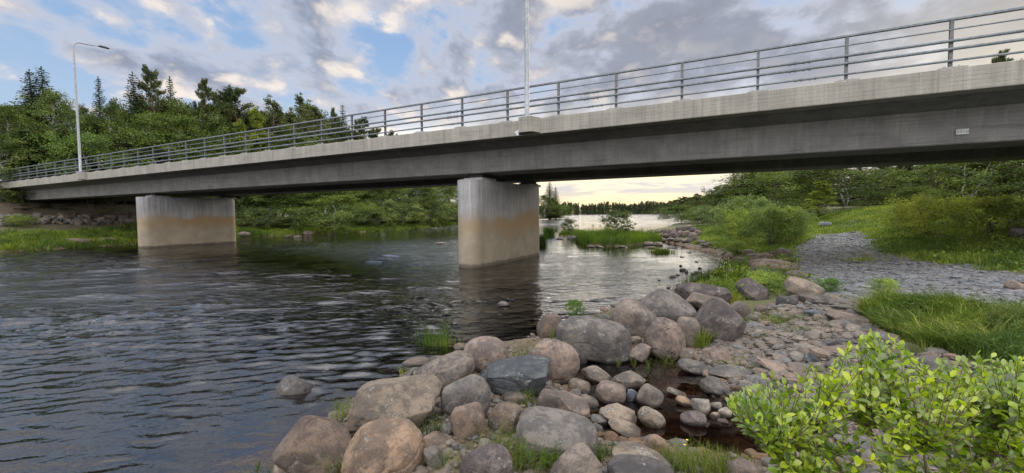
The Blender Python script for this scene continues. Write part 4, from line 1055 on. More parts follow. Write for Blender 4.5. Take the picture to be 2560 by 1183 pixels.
def pine(name, h, w, seed, n=9000, base=.35, tuft=.2):
    r = np.random.default_rng(seed); mb = MB(); tz = np.linspace(-.2, h * .95, 8); cx = r.normal(0, .012 * h, (8, 2)); cx[0] = 0
    cur = np.stack([cx[:, 0], cx[:, 1], tz], 1); mb.tube(cur, np.linspace(.015 * h, .02, 8), 7, False); P_, Up = [], []
    nl = 46
    for k in range(nl):
        f = base + (1 - base) * (k + r.random()) / nl; f = min(f, .985); g = (f - base) / (1 - base)
        R = w * .5 * (1.05 - g) ** .55 * min(1, .45 + g * 2.2) * r.uniform(.65, 1.15); a = r.uniform(0, 6.28); z0 = f * h * .95
        p0 = np.array([np.interp(z0, tz, cur[:, 0]), np.interp(z0, tz, cur[:, 1]), z0]); e_ = p0 + np.array([math.cos(a) * R, math.sin(a) * R, R * (.12 + .65 * g)])
        lp = limb(mb, p0, e_, .045 * (1 - g) + .02, .01, r, 4)
        m_ = max(6, int(n / nl / 26))
        for j in range(m_):
            s_ = r.uniform(.3, 1.0); c_ = p0 + (e_ - p0) * s_ + r.normal(0, .13 * R + .05, 3) * np.array([1, 1, .6])
            u = (e_ - p0) / (np.linalg.norm(e_ - p0) + 1e-6) + np.array([0, 0, .6]) + r.normal(0, .3, 3); u /= np.linalg.norm(u)
            d = r.normal(size=(26, 3)); d /= np.linalg.norm(d, axis=1)[:, None]; d = d + u * .7
            P_.append(c_ + u * r.uniform(-.25, .25, (26, 1)) + d * tuft * .6); Up.append(d)
    P_ = np.concatenate(P_); Up = np.concatenate(Up)
    V, q = cards(P_, tuft * r.uniform(.8, 1.5, len(P_)), r, .30, up=Up * 2)
    e = empty(name); f = mesh('crown', V, q, M_needle, e, smooth=False); tk = mb.build('trunk', M_pbark, e, True); kid(e, f); kid(e, tk); e['_h'] = h; e['_w'] = w; return e
PR = {
 'birch': [lambda: leafy('birch_tree', 20, 7.5, 31, .24, 11000, .18, droop=.6, barkm=M_birch, prof='oval'), lambda: leafy('birch_tree', 20, 9.0, 32, .25, 12000, .12, droop=.5, barkm=M_birch, prof='oval'),
           lambda: leafy('birch_tree', 20, 6.2, 33, .24, 10000, .15, droop=.6, barkm=M_birch, prof='tall')],
 'cone': [lambda: leafy('leafy_tree', 16, 5.0, 34, .22, 10000, .05, prof='cone'), lambda: leafy('leafy_tree', 16, 4.6, 35, .22, 9500, .06, prof='cone')],
 'aspen': [lambda: leafy('aspen_tree', 21, 5.6, 36, .22, 10500, .25, loose=.8, prof='tall', barkm=M_bark), lambda: leafy('aspen_tree', 21, 5.0, 37, .22, 9000, .25, loose=.8, prof='tall', barkm=M_bark)],
 'round': [lambda: leafy('leafy_tree', 8, 7.0, 38, .17, 12000, .08, prof='dome', stems=3, barkm=M_birch), lambda: leafy('leafy_tree', 8, 6.0, 39, .17, 11000, .06, prof='oval', stems=2, barkm=M_birch)],
 'spruce': [lambda: spruce('spruce_tree', 20, 5.6, 41), lambda: spruce('spruce_tree', 20, 4.4, 42, dens=1.1)],
 'pine': [lambda: pine('pine_tree', 19, 7.5, 43, 20000, .2, .24), lambda: pine('pine_tree', 19, 6.2, 44, 18000, .25, .24)],
 'willow': [lambda: leafy('willow_bush', 3, 4.0, 51, .13, 9500, .05, prof='dome', stems=6, loose=.2), lambda: leafy('willow_bush', 3, 4.2, 52, .13, 9500, .04, prof='dome', stems=7, loose=.4)],
 'shrub': [lambda: leafy('green_shrub', 2, 3.0, 53, .085, 8500, .04, prof='dome', stems=7), lambda: leafy('green_shrub', 2, 2.6, 54, .085, 8000, .04, prof='oval', stems=6)],
 'sparse': [lambda: leafy('sparse_bush', 2, 2.2, 55, .10, 4200, .15, prof='dome', stems=5, loose=1.0, barkm=M_bark)],
}
CNT = {}
TINT = {'birch': (.10, .15, .037), 'cone': (.165, .215, .038), 'aspen': (.135, .17, .075), 'round': (.115, .17, .042), 'spruce': (.050, .080, .038), 'pine': (.095, .12, .062), 'willow': (.145, .20, .07), 'shrub': (.17, .235, .062), 'sparse': (.07, .10, .04)}
rt = np.random.default_rng(5)
def plant(kind, px, Y, ztop_px=None, h=None, w=None, base_z=None, tint=1.0, label='', grp=None, v=None, cat='tree', spin=None, hue=None):
    """stand a plant of this kind at distance Y on the line of sight px; its top shows at row ztop_px"""
    r = ray(px, ztop_px if ztop_px is not None else 540)
    x = r.x * Y; z0 = float(H(np.array([x, Y]))) if base_z is None else base_z
    z0 = max(z0, 0)
    if h is None: h = EYE + r.z * Y - z0
    k = CNT.get(kind, 0) if v is None else v; CNT[kind] = k + 1
    L = PR[kind]; k %= len(L)
    if callable(L[k]): L[k] = L[k](); o = L[k]
    else: o = copy_tree(L[k])
    if w and cat == 'tree' and kind != 'round': w = min(w, .85 * h)
    s = h / o['_h']; sw = (w / o['_w']) if w else s * float(rt.uniform(.88, 1.12))
    o.scale = (sw, sw, s); o.location = (x, Y, z0 - .05); o.rotation_euler = (0, 0, float(rt.uniform(0, 6.28)) if spin is None else spin)
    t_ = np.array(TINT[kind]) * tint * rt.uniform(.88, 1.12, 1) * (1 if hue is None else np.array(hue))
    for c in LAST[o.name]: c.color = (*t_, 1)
    tag(o, label, cat, grp); return o
T = plant
# the left bank skyline, left to right
T('birch', 8, 47, 238, label='airy birch at the far left edge of the forest, above the bridge end', tint=1.05)
T('birch', 44, 50, 246, label='thin birch second from the left edge, left of the two tall spruces', v=2)
T('spruce', 73, 53, 176, label='left one of the two tall spruces at the left of the forest', w=6.4, v=1)
T('spruce', 103, 55, 168, label='tallest spruce of the forest, just left of the big birch', w=7.5)
T('birch', 124, 49, 196, label='big bright birch with a bare white trunk, left of the street lamp', v=1, tint=1.15)
T('birch', 168, 52, 236, label='dark birch crown right behind the street lamp', tint=.7)
T('birch', 205, 54, 240, label='dark birch between the street lamp and the thin spruce', tint=.7, v=2)
T('spruce', 245, 60, 193, label='lone thin spruce tip standing over the birches right of the lamp', w=4.6, v=1)
T('birch', 262, 52, 240, label='broad dark green birch under the lone thin spruce tip', v=1, tint=.85)
T('birch', 296, 60, 224, label='small feathery birch top between the thin and the dark spruce', v=2)
T('spruce', 331, 58, 182, label='dark broad spruce left of the tallest pine', w=7.0)
T('pine', 378, 60, 164, label='tallest pine of the skyline, right of the dark broad spruce', w=7.4)
T('spruce', 424, 64, 194, label='dark spruce tip right of the tallest pine', w=6.0)
T('birch', 450, 60, 226, label='rounded birch right of the dark spruce tip', v=0)
T('pine', 508, 66, 188, label='dark pointed pine between birches in the middle of the skyline', w=5.5, v=1)
T('pine', 588, 68, 206, label='loose wide-branched pine behind the two yellow-green trees', w=9.0, v=1)
T('pine', 556, 72, 232, label='low pine filling the gap left of the loose wide pine')
T('cone', 622, 64, 238, label='taller of the two narrow yellow-green trees', w=5.6, v=0)
T('cone', 590, 60, 278, label='shorter of the two narrow yellow-green trees', w=4.4, v=1)
T('pine', 655, 76, 268, label='pine with a ragged top just right of the yellow-green trees', w=5)
T('aspen', 694, 72, 210, label='leftmost of the three tall see-through aspens', v=0, w=6.2)
T('aspen', 754, 74, 207, label='tallest and thinnest of the three see-through aspens', v=1, w=4.6)
T('aspen', 796, 76, 224, label='rightmost of the three tall see-through aspens', v=0, w=7.0)
T('birch', 738, 72, 296, label='low bright birch at the feet of the three aspens', tint=1.1)
T('pine', 832, 82, 262, label='slender pine left of the black-green spruce above the railing', w=3.6, v=1)
T('spruce', 856, 80, 260, label='black-green spruce poking above the railing right of the aspens', w=6.0)
T('pine', 902, 88, 290, label='brownish pine seen through the railing right of the spruce', w=8)
T('pine', 940, 94, 312, label='low pine crown seen between railing posts', w=7)
T('pine', 980, 100, 322, label='rightmost low pine crown of the left bank, seen through the railing', w=6.5)
# the body of the forest
for (px, Y, tp) in [(20, 56, 236), (60, 57, 250), (340, 62, 226), (372, 64, 232), (405, 64, 218), (468, 64, 222), (498, 66, 228), (535, 68, 226), (565, 68, 234), (605, 70, 238), (640, 74, 246), (668, 76, 248), (700, 80, 244), (725, 80, 246), (748, 80, 240), (770, 82, 250), (800, 82, 252), (830, 84, 272), (860, 88, 288), (885, 92, 300), (925, 98, 318)]:
    T('birch', px, Y, tp, label='rounded birch crown under the pines of the left bank skyline', grp='birches under the skyline pines', tint=rt.uniform(.7, .95), w=8.5)
for i, (px, Y, tp) in enumerate([(-60, 45, 200), (-20, 49, 230), (30, 56, 262), (150, 58, 250), (225, 58, 262), (310, 56, 250), (350, 62, 236), (400, 66, 228), (480, 62, 240), (535, 62, 262), (560, 60, 292), (640, 72, 285), (680, 78, 290),
                                 (720, 80, 300), (775, 82, 300), (820, 84, 310), (860, 90, 330), (890, 94, 345), (930, 100, 350), (970, 108, 345), (1020, 116, 352), (1070, 124, 365), (1120, 134, 380)]):
    T('birch', px, Y, tp, label='leafy birch in the dense body of the left bank forest', grp='birches in the body of the left bank forest', tint=rt.uniform(.55, 1.1))
for i, (px, Y, tp) in enumerate([(10, 42, 330), (60, 44, 345), (110, 46, 335), (185, 48, 322), (240, 50, 330), (300, 50, 322), (360, 52, 318), (430, 54, 330), (500, 56, 335), (560, 58, 345), (650, 64, 340), (700, 66, 345), (760, 68, 335), (820, 72, 345)]):
    T('spruce' if i % 3 == 1 and px < 350 else 'birch', px, Y, tp - 20, label='low dark young tree behind the left half of the railing', grp='young trees behind the left railing', tint=rt.uniform(.7, 1.0), w=7.5)
T('round', 222, 46, 330, label='pale leafy small tree right behind the street lamp foot', tint=1.0, hue=(.95, 1.1, 1.3), w=7)
T('birch', 232, 51, 268, label='birch with an open twiggy crown low right of the lamp', tint=.9)
for (px, Y, tp, lb) in ((350, 50, 252, 'rounded yellow-green birch left of centre in the forest'), (425, 52, 262, 'bright rounded birch at the middle of the left forest'), (470, 54, 320, 'pale willow-like tree low in the middle of the left forest'), (400, 50, 330, 'low bright bushy tree above the middle of the left railing'), (530, 56, 350, 'low bright bushy tree where the railing meets the yellow-green trees')):
    T('birch', px, Y, tp, label=lb, tint=1.12, v=1, w=8.5)
# under the bridge, along the left shore
for i, (px, tp, tn) in enumerate([(560, 440, .95), (600, 452, .9), (640, 440, 1.0), (680, 455, 1.0), (722, 448, .9), (775, 460, .55), (812, 470, 1.1), (850, 450, 1.05), (890, 462, .9), (930, 455, 1.0), (970, 470, 1.0), (1010, 462, .95), (1050, 460, 1.05), (1085, 468, 1.0), (1120, 478, .9), (1150, 500, 1.1)]):
    s = U(px, np.interp(px, [560, 600, 760, 900, 1050, 1150], [594, 592, 586, 579, 569, 561]))
    T('birch' if i % 2 else 'round', px, s[1] + 7 + (i % 3) * 1.5, tp - (90 if i % 2 else 20), label='leafy green tree along the left shore seen under the bridge', grp='leafy trees along the left shore', tint=tn, w=8.5 + (i % 3))
for i, (px, tp, tn, wd) in enumerate([(606, 528, 1.1, 3), (655, 520, .9, 4), (722, 540, 1.0, 4), (760, 520, .7, 4), (872, 520, .95, 5.5), (905, 505, .85, 6), (950, 500, 1.25, 7.5), (1000, 505, 1.0, 7), (1032, 520, 1.1, 6), (1066, 500, .9, 7), (1100, 515, 1.0, 7), (1135, 512, 1.3, 7)]):
    s = U(px, np.interp(px, [560, 600, 760, 900, 1050, 1150], [594, 592, 586, 579, 569, 561]))
    T('willow', px, s[1] + 3.6, tp, label='rounded shoreline bush below the trees of the left shore', grp='bushes along the left shore', tint=tn, w=wd, cat='bush')
T('round', 835, s[1] - 42, 478, label='leaning bright green tree with forked pale stems above the left shore grass', tint=1.2, w=9)
# beyond the near pier
T('spruce', 1374, 165, 455, label='dark spruce right behind the edge of the near pier', w=9)
T('spruce', 1389, 190, 468, label='spruce at the point of the left shore beyond the near pier', w=8)
T('birch', 1362, 160, 482, label='leafy tree between pier and point on the far left shore', w=12)
T('birch', 1380, 175, 490, label='green tree at the foot of the spruces beyond the pier', w=11, v=1)
T('round', 1398, 190, 512, label='low green tree at the tip of the far left shore', w=9)
# right bank, far to near
for i, (px, Y, tp) in enumerate([(1640, 520, 512), (1652, 430, 508), (1664, 380, 505), (1676, 330, 502), (1688, 290, 496), (1700, 270, 494), (1712, 240, 490), (1724, 215, 488), (1736, 200, 486), (1748, 185, 488), (1760, 165, 486), (1772, 150, 490), (1784, 135, 486), (1800, 120, 483), (1816, 108, 484), (1828, 98, 490)]):
    T('pine' if i % 3 == 0 else 'birch', px, Y, tp, label='tree in the row along the distant right shore', grp='trees along the distant right shore', tint=.62, w=Y * .06)
for i in range(34):
    px = 1636 + i * 6.2; Y = 520 * (100 / 520) ** (i / 33); T('pine' if i % 4 == 1 else 'birch', px, Y * float(rt.uniform(.95, 1.1)), np.interp(px, [1636, 1700, 1760, 1840], [512, 494, 484, 474]) + float(rt.uniform(-5, 9)), label='tree in the row along the distant right shore', grp='trees along the distant right shore', tint=float(rt.uniform(.5, .8)), w=Y * .055)
T('pine', 1796, 128, 462, label='thin lone pine tip standing above the right shore trees', w=5, v=1)
T('round', 1704, 78, 508, label='grey-green willow tree at the end of the stony spit', tint=.75, w=9, hue=(.95, 1, 1.3))
T('round', 1745, 70, 512, label='bushy grey-green tree second from the end of the spit', tint=.8, w=8)
T('round', 1772, 62, 515, label='rounded willow in front of the dark right shore trees', tint=.85, w=6)
for (px, Y, tp, w_, k, tn, lb) in [(1856, 62, 408, 8, 'spruce', 1.0, 'black-green spruce first right of the bright sky gap'), (1890, 58, 396, 8.5, 'spruce', .9, 'dark spruce right of the first one, cut off by the bridge'), (1925, 60, 400, 9, 'pine', .8, 'dark pine behind the leafy trees under the bridge'),
                                (1972, 46, 420, 9.5, 'round', 1.0, 'broad leafy tree right of the dark spruces'), (2044, 36, 442, 5, 'cone', .95, 'pale green conical willow tree in front of the bluish boulder'), (2120, 42, 380, 9, 'round', .6, 'tall dark leafy tree right of the pale willow tree'),
                                (2172, 44, 420, 7, 'round', .95, 'loose pale-leaved tree at the left of the dark gap'), (2225, 62, 390, 9, 'pine', .6, 'shaded pine in the dark gap above the meadow'), (2275, 58, 380, 8, 'spruce', .8, 'shaded spruce in the dark gap above the meadow'),
                                (2300, 38, 462, 4.5, 'round', .95, 'small leafy tree at the foot of the dark gap'), (2350, 44, 380, 7.5, 'pine', 1.5, 'bright young pine right of the dark gap'), (2420, 40, 370, 8, 'round', 1.0, 'leafy birch behind the right-hand bushes'),
                                (2490, 42, 350, 9, 'round', .7, 'dark leafy tree behind the rightmost bush'), (2556, 40, 360, 9, 'round', .85, 'leafy tree at the right edge under the bridge')]:
    T(k, px, Y, tp, label=lb, tint=tn, w=w_)
T('pine', 2504, 60, 118, label='tree whose round top alone shows above the bridge deck at the right', w=6.5, tint=1.1)
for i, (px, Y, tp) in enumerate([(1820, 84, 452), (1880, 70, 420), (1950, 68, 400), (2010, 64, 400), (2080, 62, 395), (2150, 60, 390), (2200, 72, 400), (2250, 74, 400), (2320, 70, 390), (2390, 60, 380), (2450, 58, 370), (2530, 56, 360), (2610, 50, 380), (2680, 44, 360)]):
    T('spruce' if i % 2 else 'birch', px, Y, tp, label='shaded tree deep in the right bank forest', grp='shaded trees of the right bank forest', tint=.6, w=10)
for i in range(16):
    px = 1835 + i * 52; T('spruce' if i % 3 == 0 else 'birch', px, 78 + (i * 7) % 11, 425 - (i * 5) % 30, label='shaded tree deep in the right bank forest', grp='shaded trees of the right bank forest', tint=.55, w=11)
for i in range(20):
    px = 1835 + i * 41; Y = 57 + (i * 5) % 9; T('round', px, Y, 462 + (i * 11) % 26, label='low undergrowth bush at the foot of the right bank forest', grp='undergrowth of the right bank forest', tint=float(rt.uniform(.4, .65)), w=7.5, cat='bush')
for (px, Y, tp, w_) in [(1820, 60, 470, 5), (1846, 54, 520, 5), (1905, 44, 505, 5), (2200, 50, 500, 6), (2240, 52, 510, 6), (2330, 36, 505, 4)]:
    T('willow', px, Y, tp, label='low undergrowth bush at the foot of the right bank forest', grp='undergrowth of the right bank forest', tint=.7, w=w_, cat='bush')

def bush(kind, px, bpy_, wpx, hpx, label, tint=1.0, v=None, hue=None, grp=None):
    p, z = UT(px, bpy_); Y = p[1]; w_ = wpx * Y / 1100
    o = T(kind, px, Y + w_ * .3, h=hpx * Y / 1100, w=w_, label=label, tint=tint * (1.3 if Y > 8 else 1.0), v=v, cat='bush', hue=hue, grp=grp)
    return o
bush('willow', 1758, 568, 70, 50, 'grey-green bush behind the stony spit', .95, hue=(1, 1, 1.25))
bush('willow', 1812, 588, 80, 66, 'soft grey-green bush left of the main willow bushes', .95, hue=(1, 1, 1.25))
bush('shrub', 1862, 618, 110, 92, 'bright green bush at the left of the main willow clump', 1.1, 0)
bush('willow', 1880, 585, 120, 90, 'tall pale bush standing behind the main willow clump', 1.0)
bush('shrub', 1930, 622, 130, 110, 'dense grey-green willow bush, the middle of the main clump', .95, 1, (1, 1, 1.2))
bush('shrub', 1985, 612, 110, 90, 'willow bush with small pale leaves at the right of the main clump', 1.0, 0, (1, 1, 1.2))
bush('shrub', 1845, 640, 60, 40, 'low leafy bush hanging over the brown stone heap', 1.1, 1)
bush('shrub', 2332, 608, 190, 112, 'wide yellow-green bush on the meadow, left one of the two', 1.15, 0, (1.15, 1, .9))
bush('shrub', 2270, 590, 120, 80, 'lower left lobe of the yellow-green meadow bushes', 1.05, 1, (1.1, 1, .9))
bush('shrub', 2478, 612, 190, 120, 'wide yellow-green bush at the right edge of the meadow', 1.05, 1, (1.15, 1, .9))
bush('shrub', 2545, 600, 120, 90, 'dim bush at the right picture edge beside the dark boulders', .8, 0)
bush('shrub', 1912, 735, 78, 58, 'small bright green bush among the boulders at the top of the bank', 1.35, 0)
bush('shrub', 1950, 722, 50, 34, 'low twig of leaves right of the small bright bush', 1.25, 1)
bush('shrub', 2082, 735, 62, 44, 'small dark green plant beside the path', .75, 1, (.8, 1.1, 1.1))
bush('shrub', 1438, 798, 46, 54, 'dark nettle-like plant at the water edge behind the widest block boulder', .7, 1, (.8, 1.1, .9))
bush('sparse', 1552, 588, 86, 62, 'open dark bush growing out of the reed islet', 1.0)
bush('sparse', 1424, 588, 40, 40, 'thin sapling bush on the small islet', 1.0)
bush('shrub', 2215, 745, 60, 52, 'bright leafy clump at the top of the long grass', 1.2, 1)
bush('shrub', 2540, 850, 110, 90, 'small-leaved pale bush at the right edge of the long grass', .95, 0)
bush('shrub', 50, 575, 60, 30, 'small green bush under the left bridge end', .9, 0)

# far wood across the lake: one mass of small distant trees
r = np.random.default_rng(61); P_, S_, U_ = [], [], []
for k in range(520):
    px = r.uniform(1340, 1700); Y = r.uniform(700, 850); rr_ = ray(px, 540); x = rr_.x * Y; hh_ = r.uniform(13, 20) * (1 + .12 * math.sin(px / 17)); wd = r.uniform(2.2, 4.2)
    n = 56; f = r.random(n) ** .8; a = r.uniform(0, 6.28, n); R = wd * (1 - f * .75) * r.random(n) ** .5
    P_.append(np.stack([x + np.cos(a) * R, Y + np.sin(a) * R, .8 + f * hh_], 1)); S_.append(np.full(n, 2.3) * r.uniform(.6, 1.2, n)); U_.append(np.tile([0, 0, .6], (n, 1)))
P_ = np.concatenate(P_); V, q = cards(P_, np.concatenate(S_), r, .8, up=np.concatenate(U_))
o = mesh('far_wood', V, q, M_leaf, smooth=False); o.color = (.035, .050, .024, 1); tag(o, 'dark pine wood on the far shore of the lake', 'wood', kind='stuff')

# ---------------------------------------------------------------- grass
def blades(P2, hgt, wid, seed, bend=.4, z0=None, seg=3):
    r = np.random.default_rng(seed); N = len(P2); z = H(P2) if z0 is None else np.full(N, z0)
    hgt = np.broadcast_to(hgt, (N,)) * r.uniform(.55, 1.15, N); wid = np.broadcast_to(wid, (N,)); bd = np.broadcast_to(bend, (N,)) * r.uniform(.2, 1.6, N)
    pz = np.concatenate([P2, P2[:, :1] * 0], 1); tf_ = fbm(pz * 2.1, 3); hgt = hgt * np.clip(1 + .55 * tf_, .35, 1.7); a = fbm(pz * 1.3 + 5, 2) * 5 + r.normal(0, .9, N); dr = np.stack([np.cos(a), np.sin(a)], 1); b = r.uniform(0, 6.28, N); sd2 = np.stack([np.cos(b), np.sin(b)], 1)
    rows = []
    for k in range(seg + 1):
        t_ = k / seg; c = np.concatenate([P2 + dr * (bd * hgt * t_ ** 2)[:, None], (z + hgt * (t_ - .35 * np.minimum(bd, 1.2) * t_ ** 3))[:, None]], 1)
        wk = wid * (1 - t_) ** .6 * .5 if k < seg else wid * 0
        s3 = np.concatenate([sd2 * wk[:, None], np.zeros((N, 1))], 1)
        if k < seg: rows += [c - s3, c + s3]
        else: rows += [c]
    V = np.stack(rows, 1); nv = 2 * seg + 1; base = (np.arange(N) * nv)[:, None]
    q = np.concatenate([base + np.array([2 * k, 2 * k + 1, 2 * k + 3, 2 * k + 2]) for k in range(seg - 1)], 0)
    tr = base + np.array([2 * seg - 2, 2 * seg - 1, 2 * seg])
    return V.reshape(-1, 3), q, tr
def grass(name, P2, hgt, wid, seed, colr, label, bend=.4, cat='grass', kind='stuff', grp=None, z0=None, mat=None):
    V, q, tr = blades(P2, hgt, wid, seed, bend, z0); o = mesh(name, V, [q, tr], mat or M_grass, smooth=False); o.color = (*colr, 1); tag(o, label, cat, grp, kind); return o
def keep(p, f): return p[f]
G1, G2, G3 = (.165, .235, .06), (.125, .19, .045), (.22, .27, .07)
# right meadow
r = np.random.default_rng(71)
n = 150000; th = np.interp(r.random(n), [0, 1], [math.radians(20), math.radians(56)]); d_ = 7 + 42 * r.random(n) ** .85; p = np.stack([np.sin(th) * d_ * 1.12, np.cos(th) * d_], 1)
sdp, _ = land_sd(p); den = (1 - soften(p, PATH, .3)) * (1 - soften(p, COBB, .3)) * (sdp > .5) * (p[:, 1] > 9.5) * (.35 + .65 * sstep(fbm(np.concatenate([p, p[:, :1] * 0], 1) * .7, 3), -.5, .3))
p = p[r.random(n) < den]; d_ = np.hypot(p[:, 0], p[:, 1])
grass('meadow_grass', p, .17 + .06 * fbm(np.concatenate([p, p[:, :1] * 0], 1) * .4, 2), .010 + .0011 * d_, 71, G1, 'yellow-green grass of the right bank meadow behind the path')
# long grass patch in front of the path
p = sample_poly(GRASSY, 15000, 72); f = fbm(np.concatenate([p, p[:, :1] * 0], 1) * 2.4, 3); p = p[(f > -.5) | (r.random(len(p)) < .4)]
q_ = (r.random(len(p)) < .16)
grass('long_grass', p[~q_], .31, .010, 72, (.105, .175, .042), 'long arching grass between the path and the leafy bush', bend=.85)
grass('dry_grass', p[q_], .38, .013, 172, (.23, .28, .09), 'pale bent blades mixed into the long grass', bend=1.2)
# left bank
n = 230000; i0 = r.random(n); LS = left_shore[9:26]; seg = np.linalg.norm(np.diff(LS, axis=0), axis=1); cs = np.concatenate([[0], np.cumsum(seg)]); 
wgt = i0 * cs[-1]; lx_ = np.interp(wgt, cs, LS[:, 0]); ly_ = np.interp(wgt, cs, LS[:, 1]); p = np.stack([lx_, ly_], 1) + r.normal(0, 1, (n, 2)) * 3.2 + np.array([-2.2, 1.2])
sdp, _ = land_sd(p); dd2 = p @ DV; nn2 = p @ NV; ok = (sdp > -.15) & (sdp < 9) & ~((dd2 > 55.5) & (dd2 < 62) & (nn2 > 12) & (nn2 < 27)); p = p[ok]; d_ = np.hypot(p[:, 0], p[:, 1])
sdp, _ = land_sd(p)
grass('shore_grass', p, (.5 + .35 * fbm(np.concatenate([p, p[:, :1] * 0], 1) * .5, 3)) * np.where(p @ DV > 40, .6, 1), .0016 * d_, 73, G2, 'lush grass and sedge along the left shore', bend=.3)
# islets
def fill(poly, n, seed, grow=1.0):
    c = poly.mean(0); return sample_poly(c + (poly - c) * grow, n, seed)
grass('islet_reeds', fill(ISLE, 16000, 74, 1.02), .72, .028, 74, (.095, .165, .03), 'tall bright reeds covering the big islet beyond the near pier', bend=.22, z0=0.0)
grass('islet_grass', fill(ISLE2, 5000, 75), .45, .034, 75, (.10, .17, .03), 'grass on the small islet beyond the near pier', bend=.3, z0=0.0)
# single clumps, each a thing of its own
def clump(px, py, rad_px, hpx, n, label, colr=G1, bend=.5, wid=None, cat='grass tuft', z=None, name='grass_tuft', grp=None, sq=.6):
    if z is not None: p0 = U(px, py, z); 
    else: p0, _z = UT(px, py)
    Y = p0[1]; R = rad_px * Y / 1100; rr = np.random.default_rng(int(px * 7 + py)); q_ = rr.normal(0, .5, (n, 2)) * np.array([R, R * sq]) + p0
    h_ = hpx * Y / 1100; w_ = wid or max(.0045, .0011 * Y)
    return grass(name, q_, h_, w_, int(px + py), colr, label, bend, cat, None, grp, z0=z)
clump(1094, 862, 52, 84, 170, 'thin green reeds standing in the water left of the near pier reflection', (.085, .16, .035), .16, .006, 'reeds', 0.0, 'reed_clump')
clump(1120, 866, 36, 40, 60, 'short yellowish reeds at the foot of the tall reed clump', (.16, .20, .03), .5, .007, 'reeds', 0.0, 'reed_clump')
clump(1352, 616, 12, 34, 700, 'dark reed clump in the water against the right side of the near pier', (.06, .11, .025), .2, .03, 'reeds', 0.0, 'reed_clump')
clump(1371, 592, 12, 20, 450, 'small reed clump left of the small islet', (.06, .11, .025), .25, .04, 'reeds', 0.0, 'reed_clump')
clump(1655, 632, 30, 16, 420, 'yellow-green reed tuft in the bright shallows right of the big islet', (.14, .20, .03), .3, .02, 'reeds', 0.0, 'reed_clump')
clump(1458, 606, 22, 22, 500, 'bushy dark end of the reed islet', (.055, .10, .025), .5, .03, 'reeds', 0.0, 'reed_clump', sq=.5)

TUFTS = [(806, 990, 40, 70, 70, 'weedy grass beside the left side of the faceted boulder'), (870, 1048, 46, 90, 90, 'long grass between the peaked and the faceted boulder'), (930, 1060, 40, 60, 60, 'arching grass in front of the faceted boulder'),
         (1068, 1105, 36, 80, 70, 'dark grass in the gap right of the faceted boulder'), (960, 935, 24, 36, 40, 'short grass at the water left of the spotted boulder'), (1022, 938, 26, 36, 50, 'yellow tuft at the water edge left of the spotted boulder'),
         (640, 1183, 60, 70, 90, 'leafy grass at the bottom edge left of the peaked boulder'), (840, 1183, 50, 70, 90, 'bright grass at the bottom edge between the peaked and orange-pink boulders'), (1110, 1165, 50, 60, 60, 'thin grass at the bottom edge right of the orange-pink boulder'),
         (1255, 1150, 60, 90, 150, 'tall bright grass in front of the round brown boulder'), (1300, 1178, 60, 70, 120, 'grass clump left of the big smooth grey boulder'), (1375, 1170, 50, 80, 100, 'grass growing before the big smooth grey boulder'),
         (1520, 1140, 40, 50, 90, 'low green plants at the lower left corner of the pool'), (1700, 1172, 90, 70, 420, 'wide band of tall fine grass at the bottom edge of the pool'), (1800, 1180, 80, 60, 300, 'fine grass left of the small pink boulder at the bottom edge'),
         (1650, 1183, 70, 50, 200, 'grass behind the dark grey boulder at the bottom edge'), (1398, 858, 26, 44, 90, 'green tuft right of the reddish-topped boulder'), (1312, 905, 34, 44, 90, 'green tuft between the smooth pinkish and the reddish boulder'),
         (1270, 925, 14, 30, 30, 'tiny tuft above the dark slate boulder'), (1310, 1015, 34, 44, 100, 'light tuft right of the small oval stone'), (1340, 1055, 26, 34, 70, 'tuft behind the big smooth grey boulder'),
         (1642, 905, 38, 60, 150, 'drooping grass at the left foot of the black-patched boulder'), (1756, 868, 22, 70, 130, 'green herbs in the gap left of the big purple-grey boulder'), (1540, 925, 18, 40, 50, 'small leafy sprig standing in the pool'),
         (1600, 925, 46, 34, 200, 'bright leafy plants at the top of the pool'), (1540, 795, 50, 26, 120, 'low grass behind the widest block boulder'), (1790, 735, 40, 36, 220, 'dark grass behind the dark purple boulder'),
         (1755, 708, 60, 34, 500, 'dark lush grass at the water behind the boulders'), (1845, 705, 50, 30, 350, 'dark grass left of the small bright bush'), (1825, 752, 50, 36, 260, 'bright grass between boulders left of the lichen-topped one'),
         (1850, 812, 22, 30, 90, 'mossy tuft right of the big purple-grey boulder'), (1960, 808, 70, 24, 260, 'short yellow-green grass among the cobbles'), (2000, 830, 50, 20, 160, 'thin dry tuft among the cobbles'), (1925, 842, 50, 14, 160, 'low moss clump among the cobbles'),
         (1900, 668, 20, 20, 60, 'small tuft in the brown stone heap'), (2150, 655, 40, 22, 160, 'yellow tuft on the edge of the path'), (2290, 890, 30, 40, 90, 'bright tuft below the long grass'), (2480, 905, 50, 40, 200, 'grass at the right edge above the leafy bush'),
         (2050, 935, 40, 20, 120, 'mossy tuft beside the top twig of the leafy bush'), (1790, 655, 40, 16, 200, 'sedge at the water edge below the main willow clump'), (1830, 668, 26, 16, 120, 'sedge at the foot of the stone heap'),
         (748, 580, 12, 0 + 12, 120, 'dark reeds at the left shore by the pink boulder'), (805, 590, 24, 26, 500, 'dark reed bed in front of the left shore grass')]
for (a, b, rd, hp, n_, lb) in TUFTS:
    dk = 'dark' in lb; clump(a, b, rd, hp, n_, lb, (.06, .11, .022) if dk else (G3 if ('yellow' in lb or 'bright' in lb or 'fine' in lb) else G1), .6 if hp > 30 else .4)
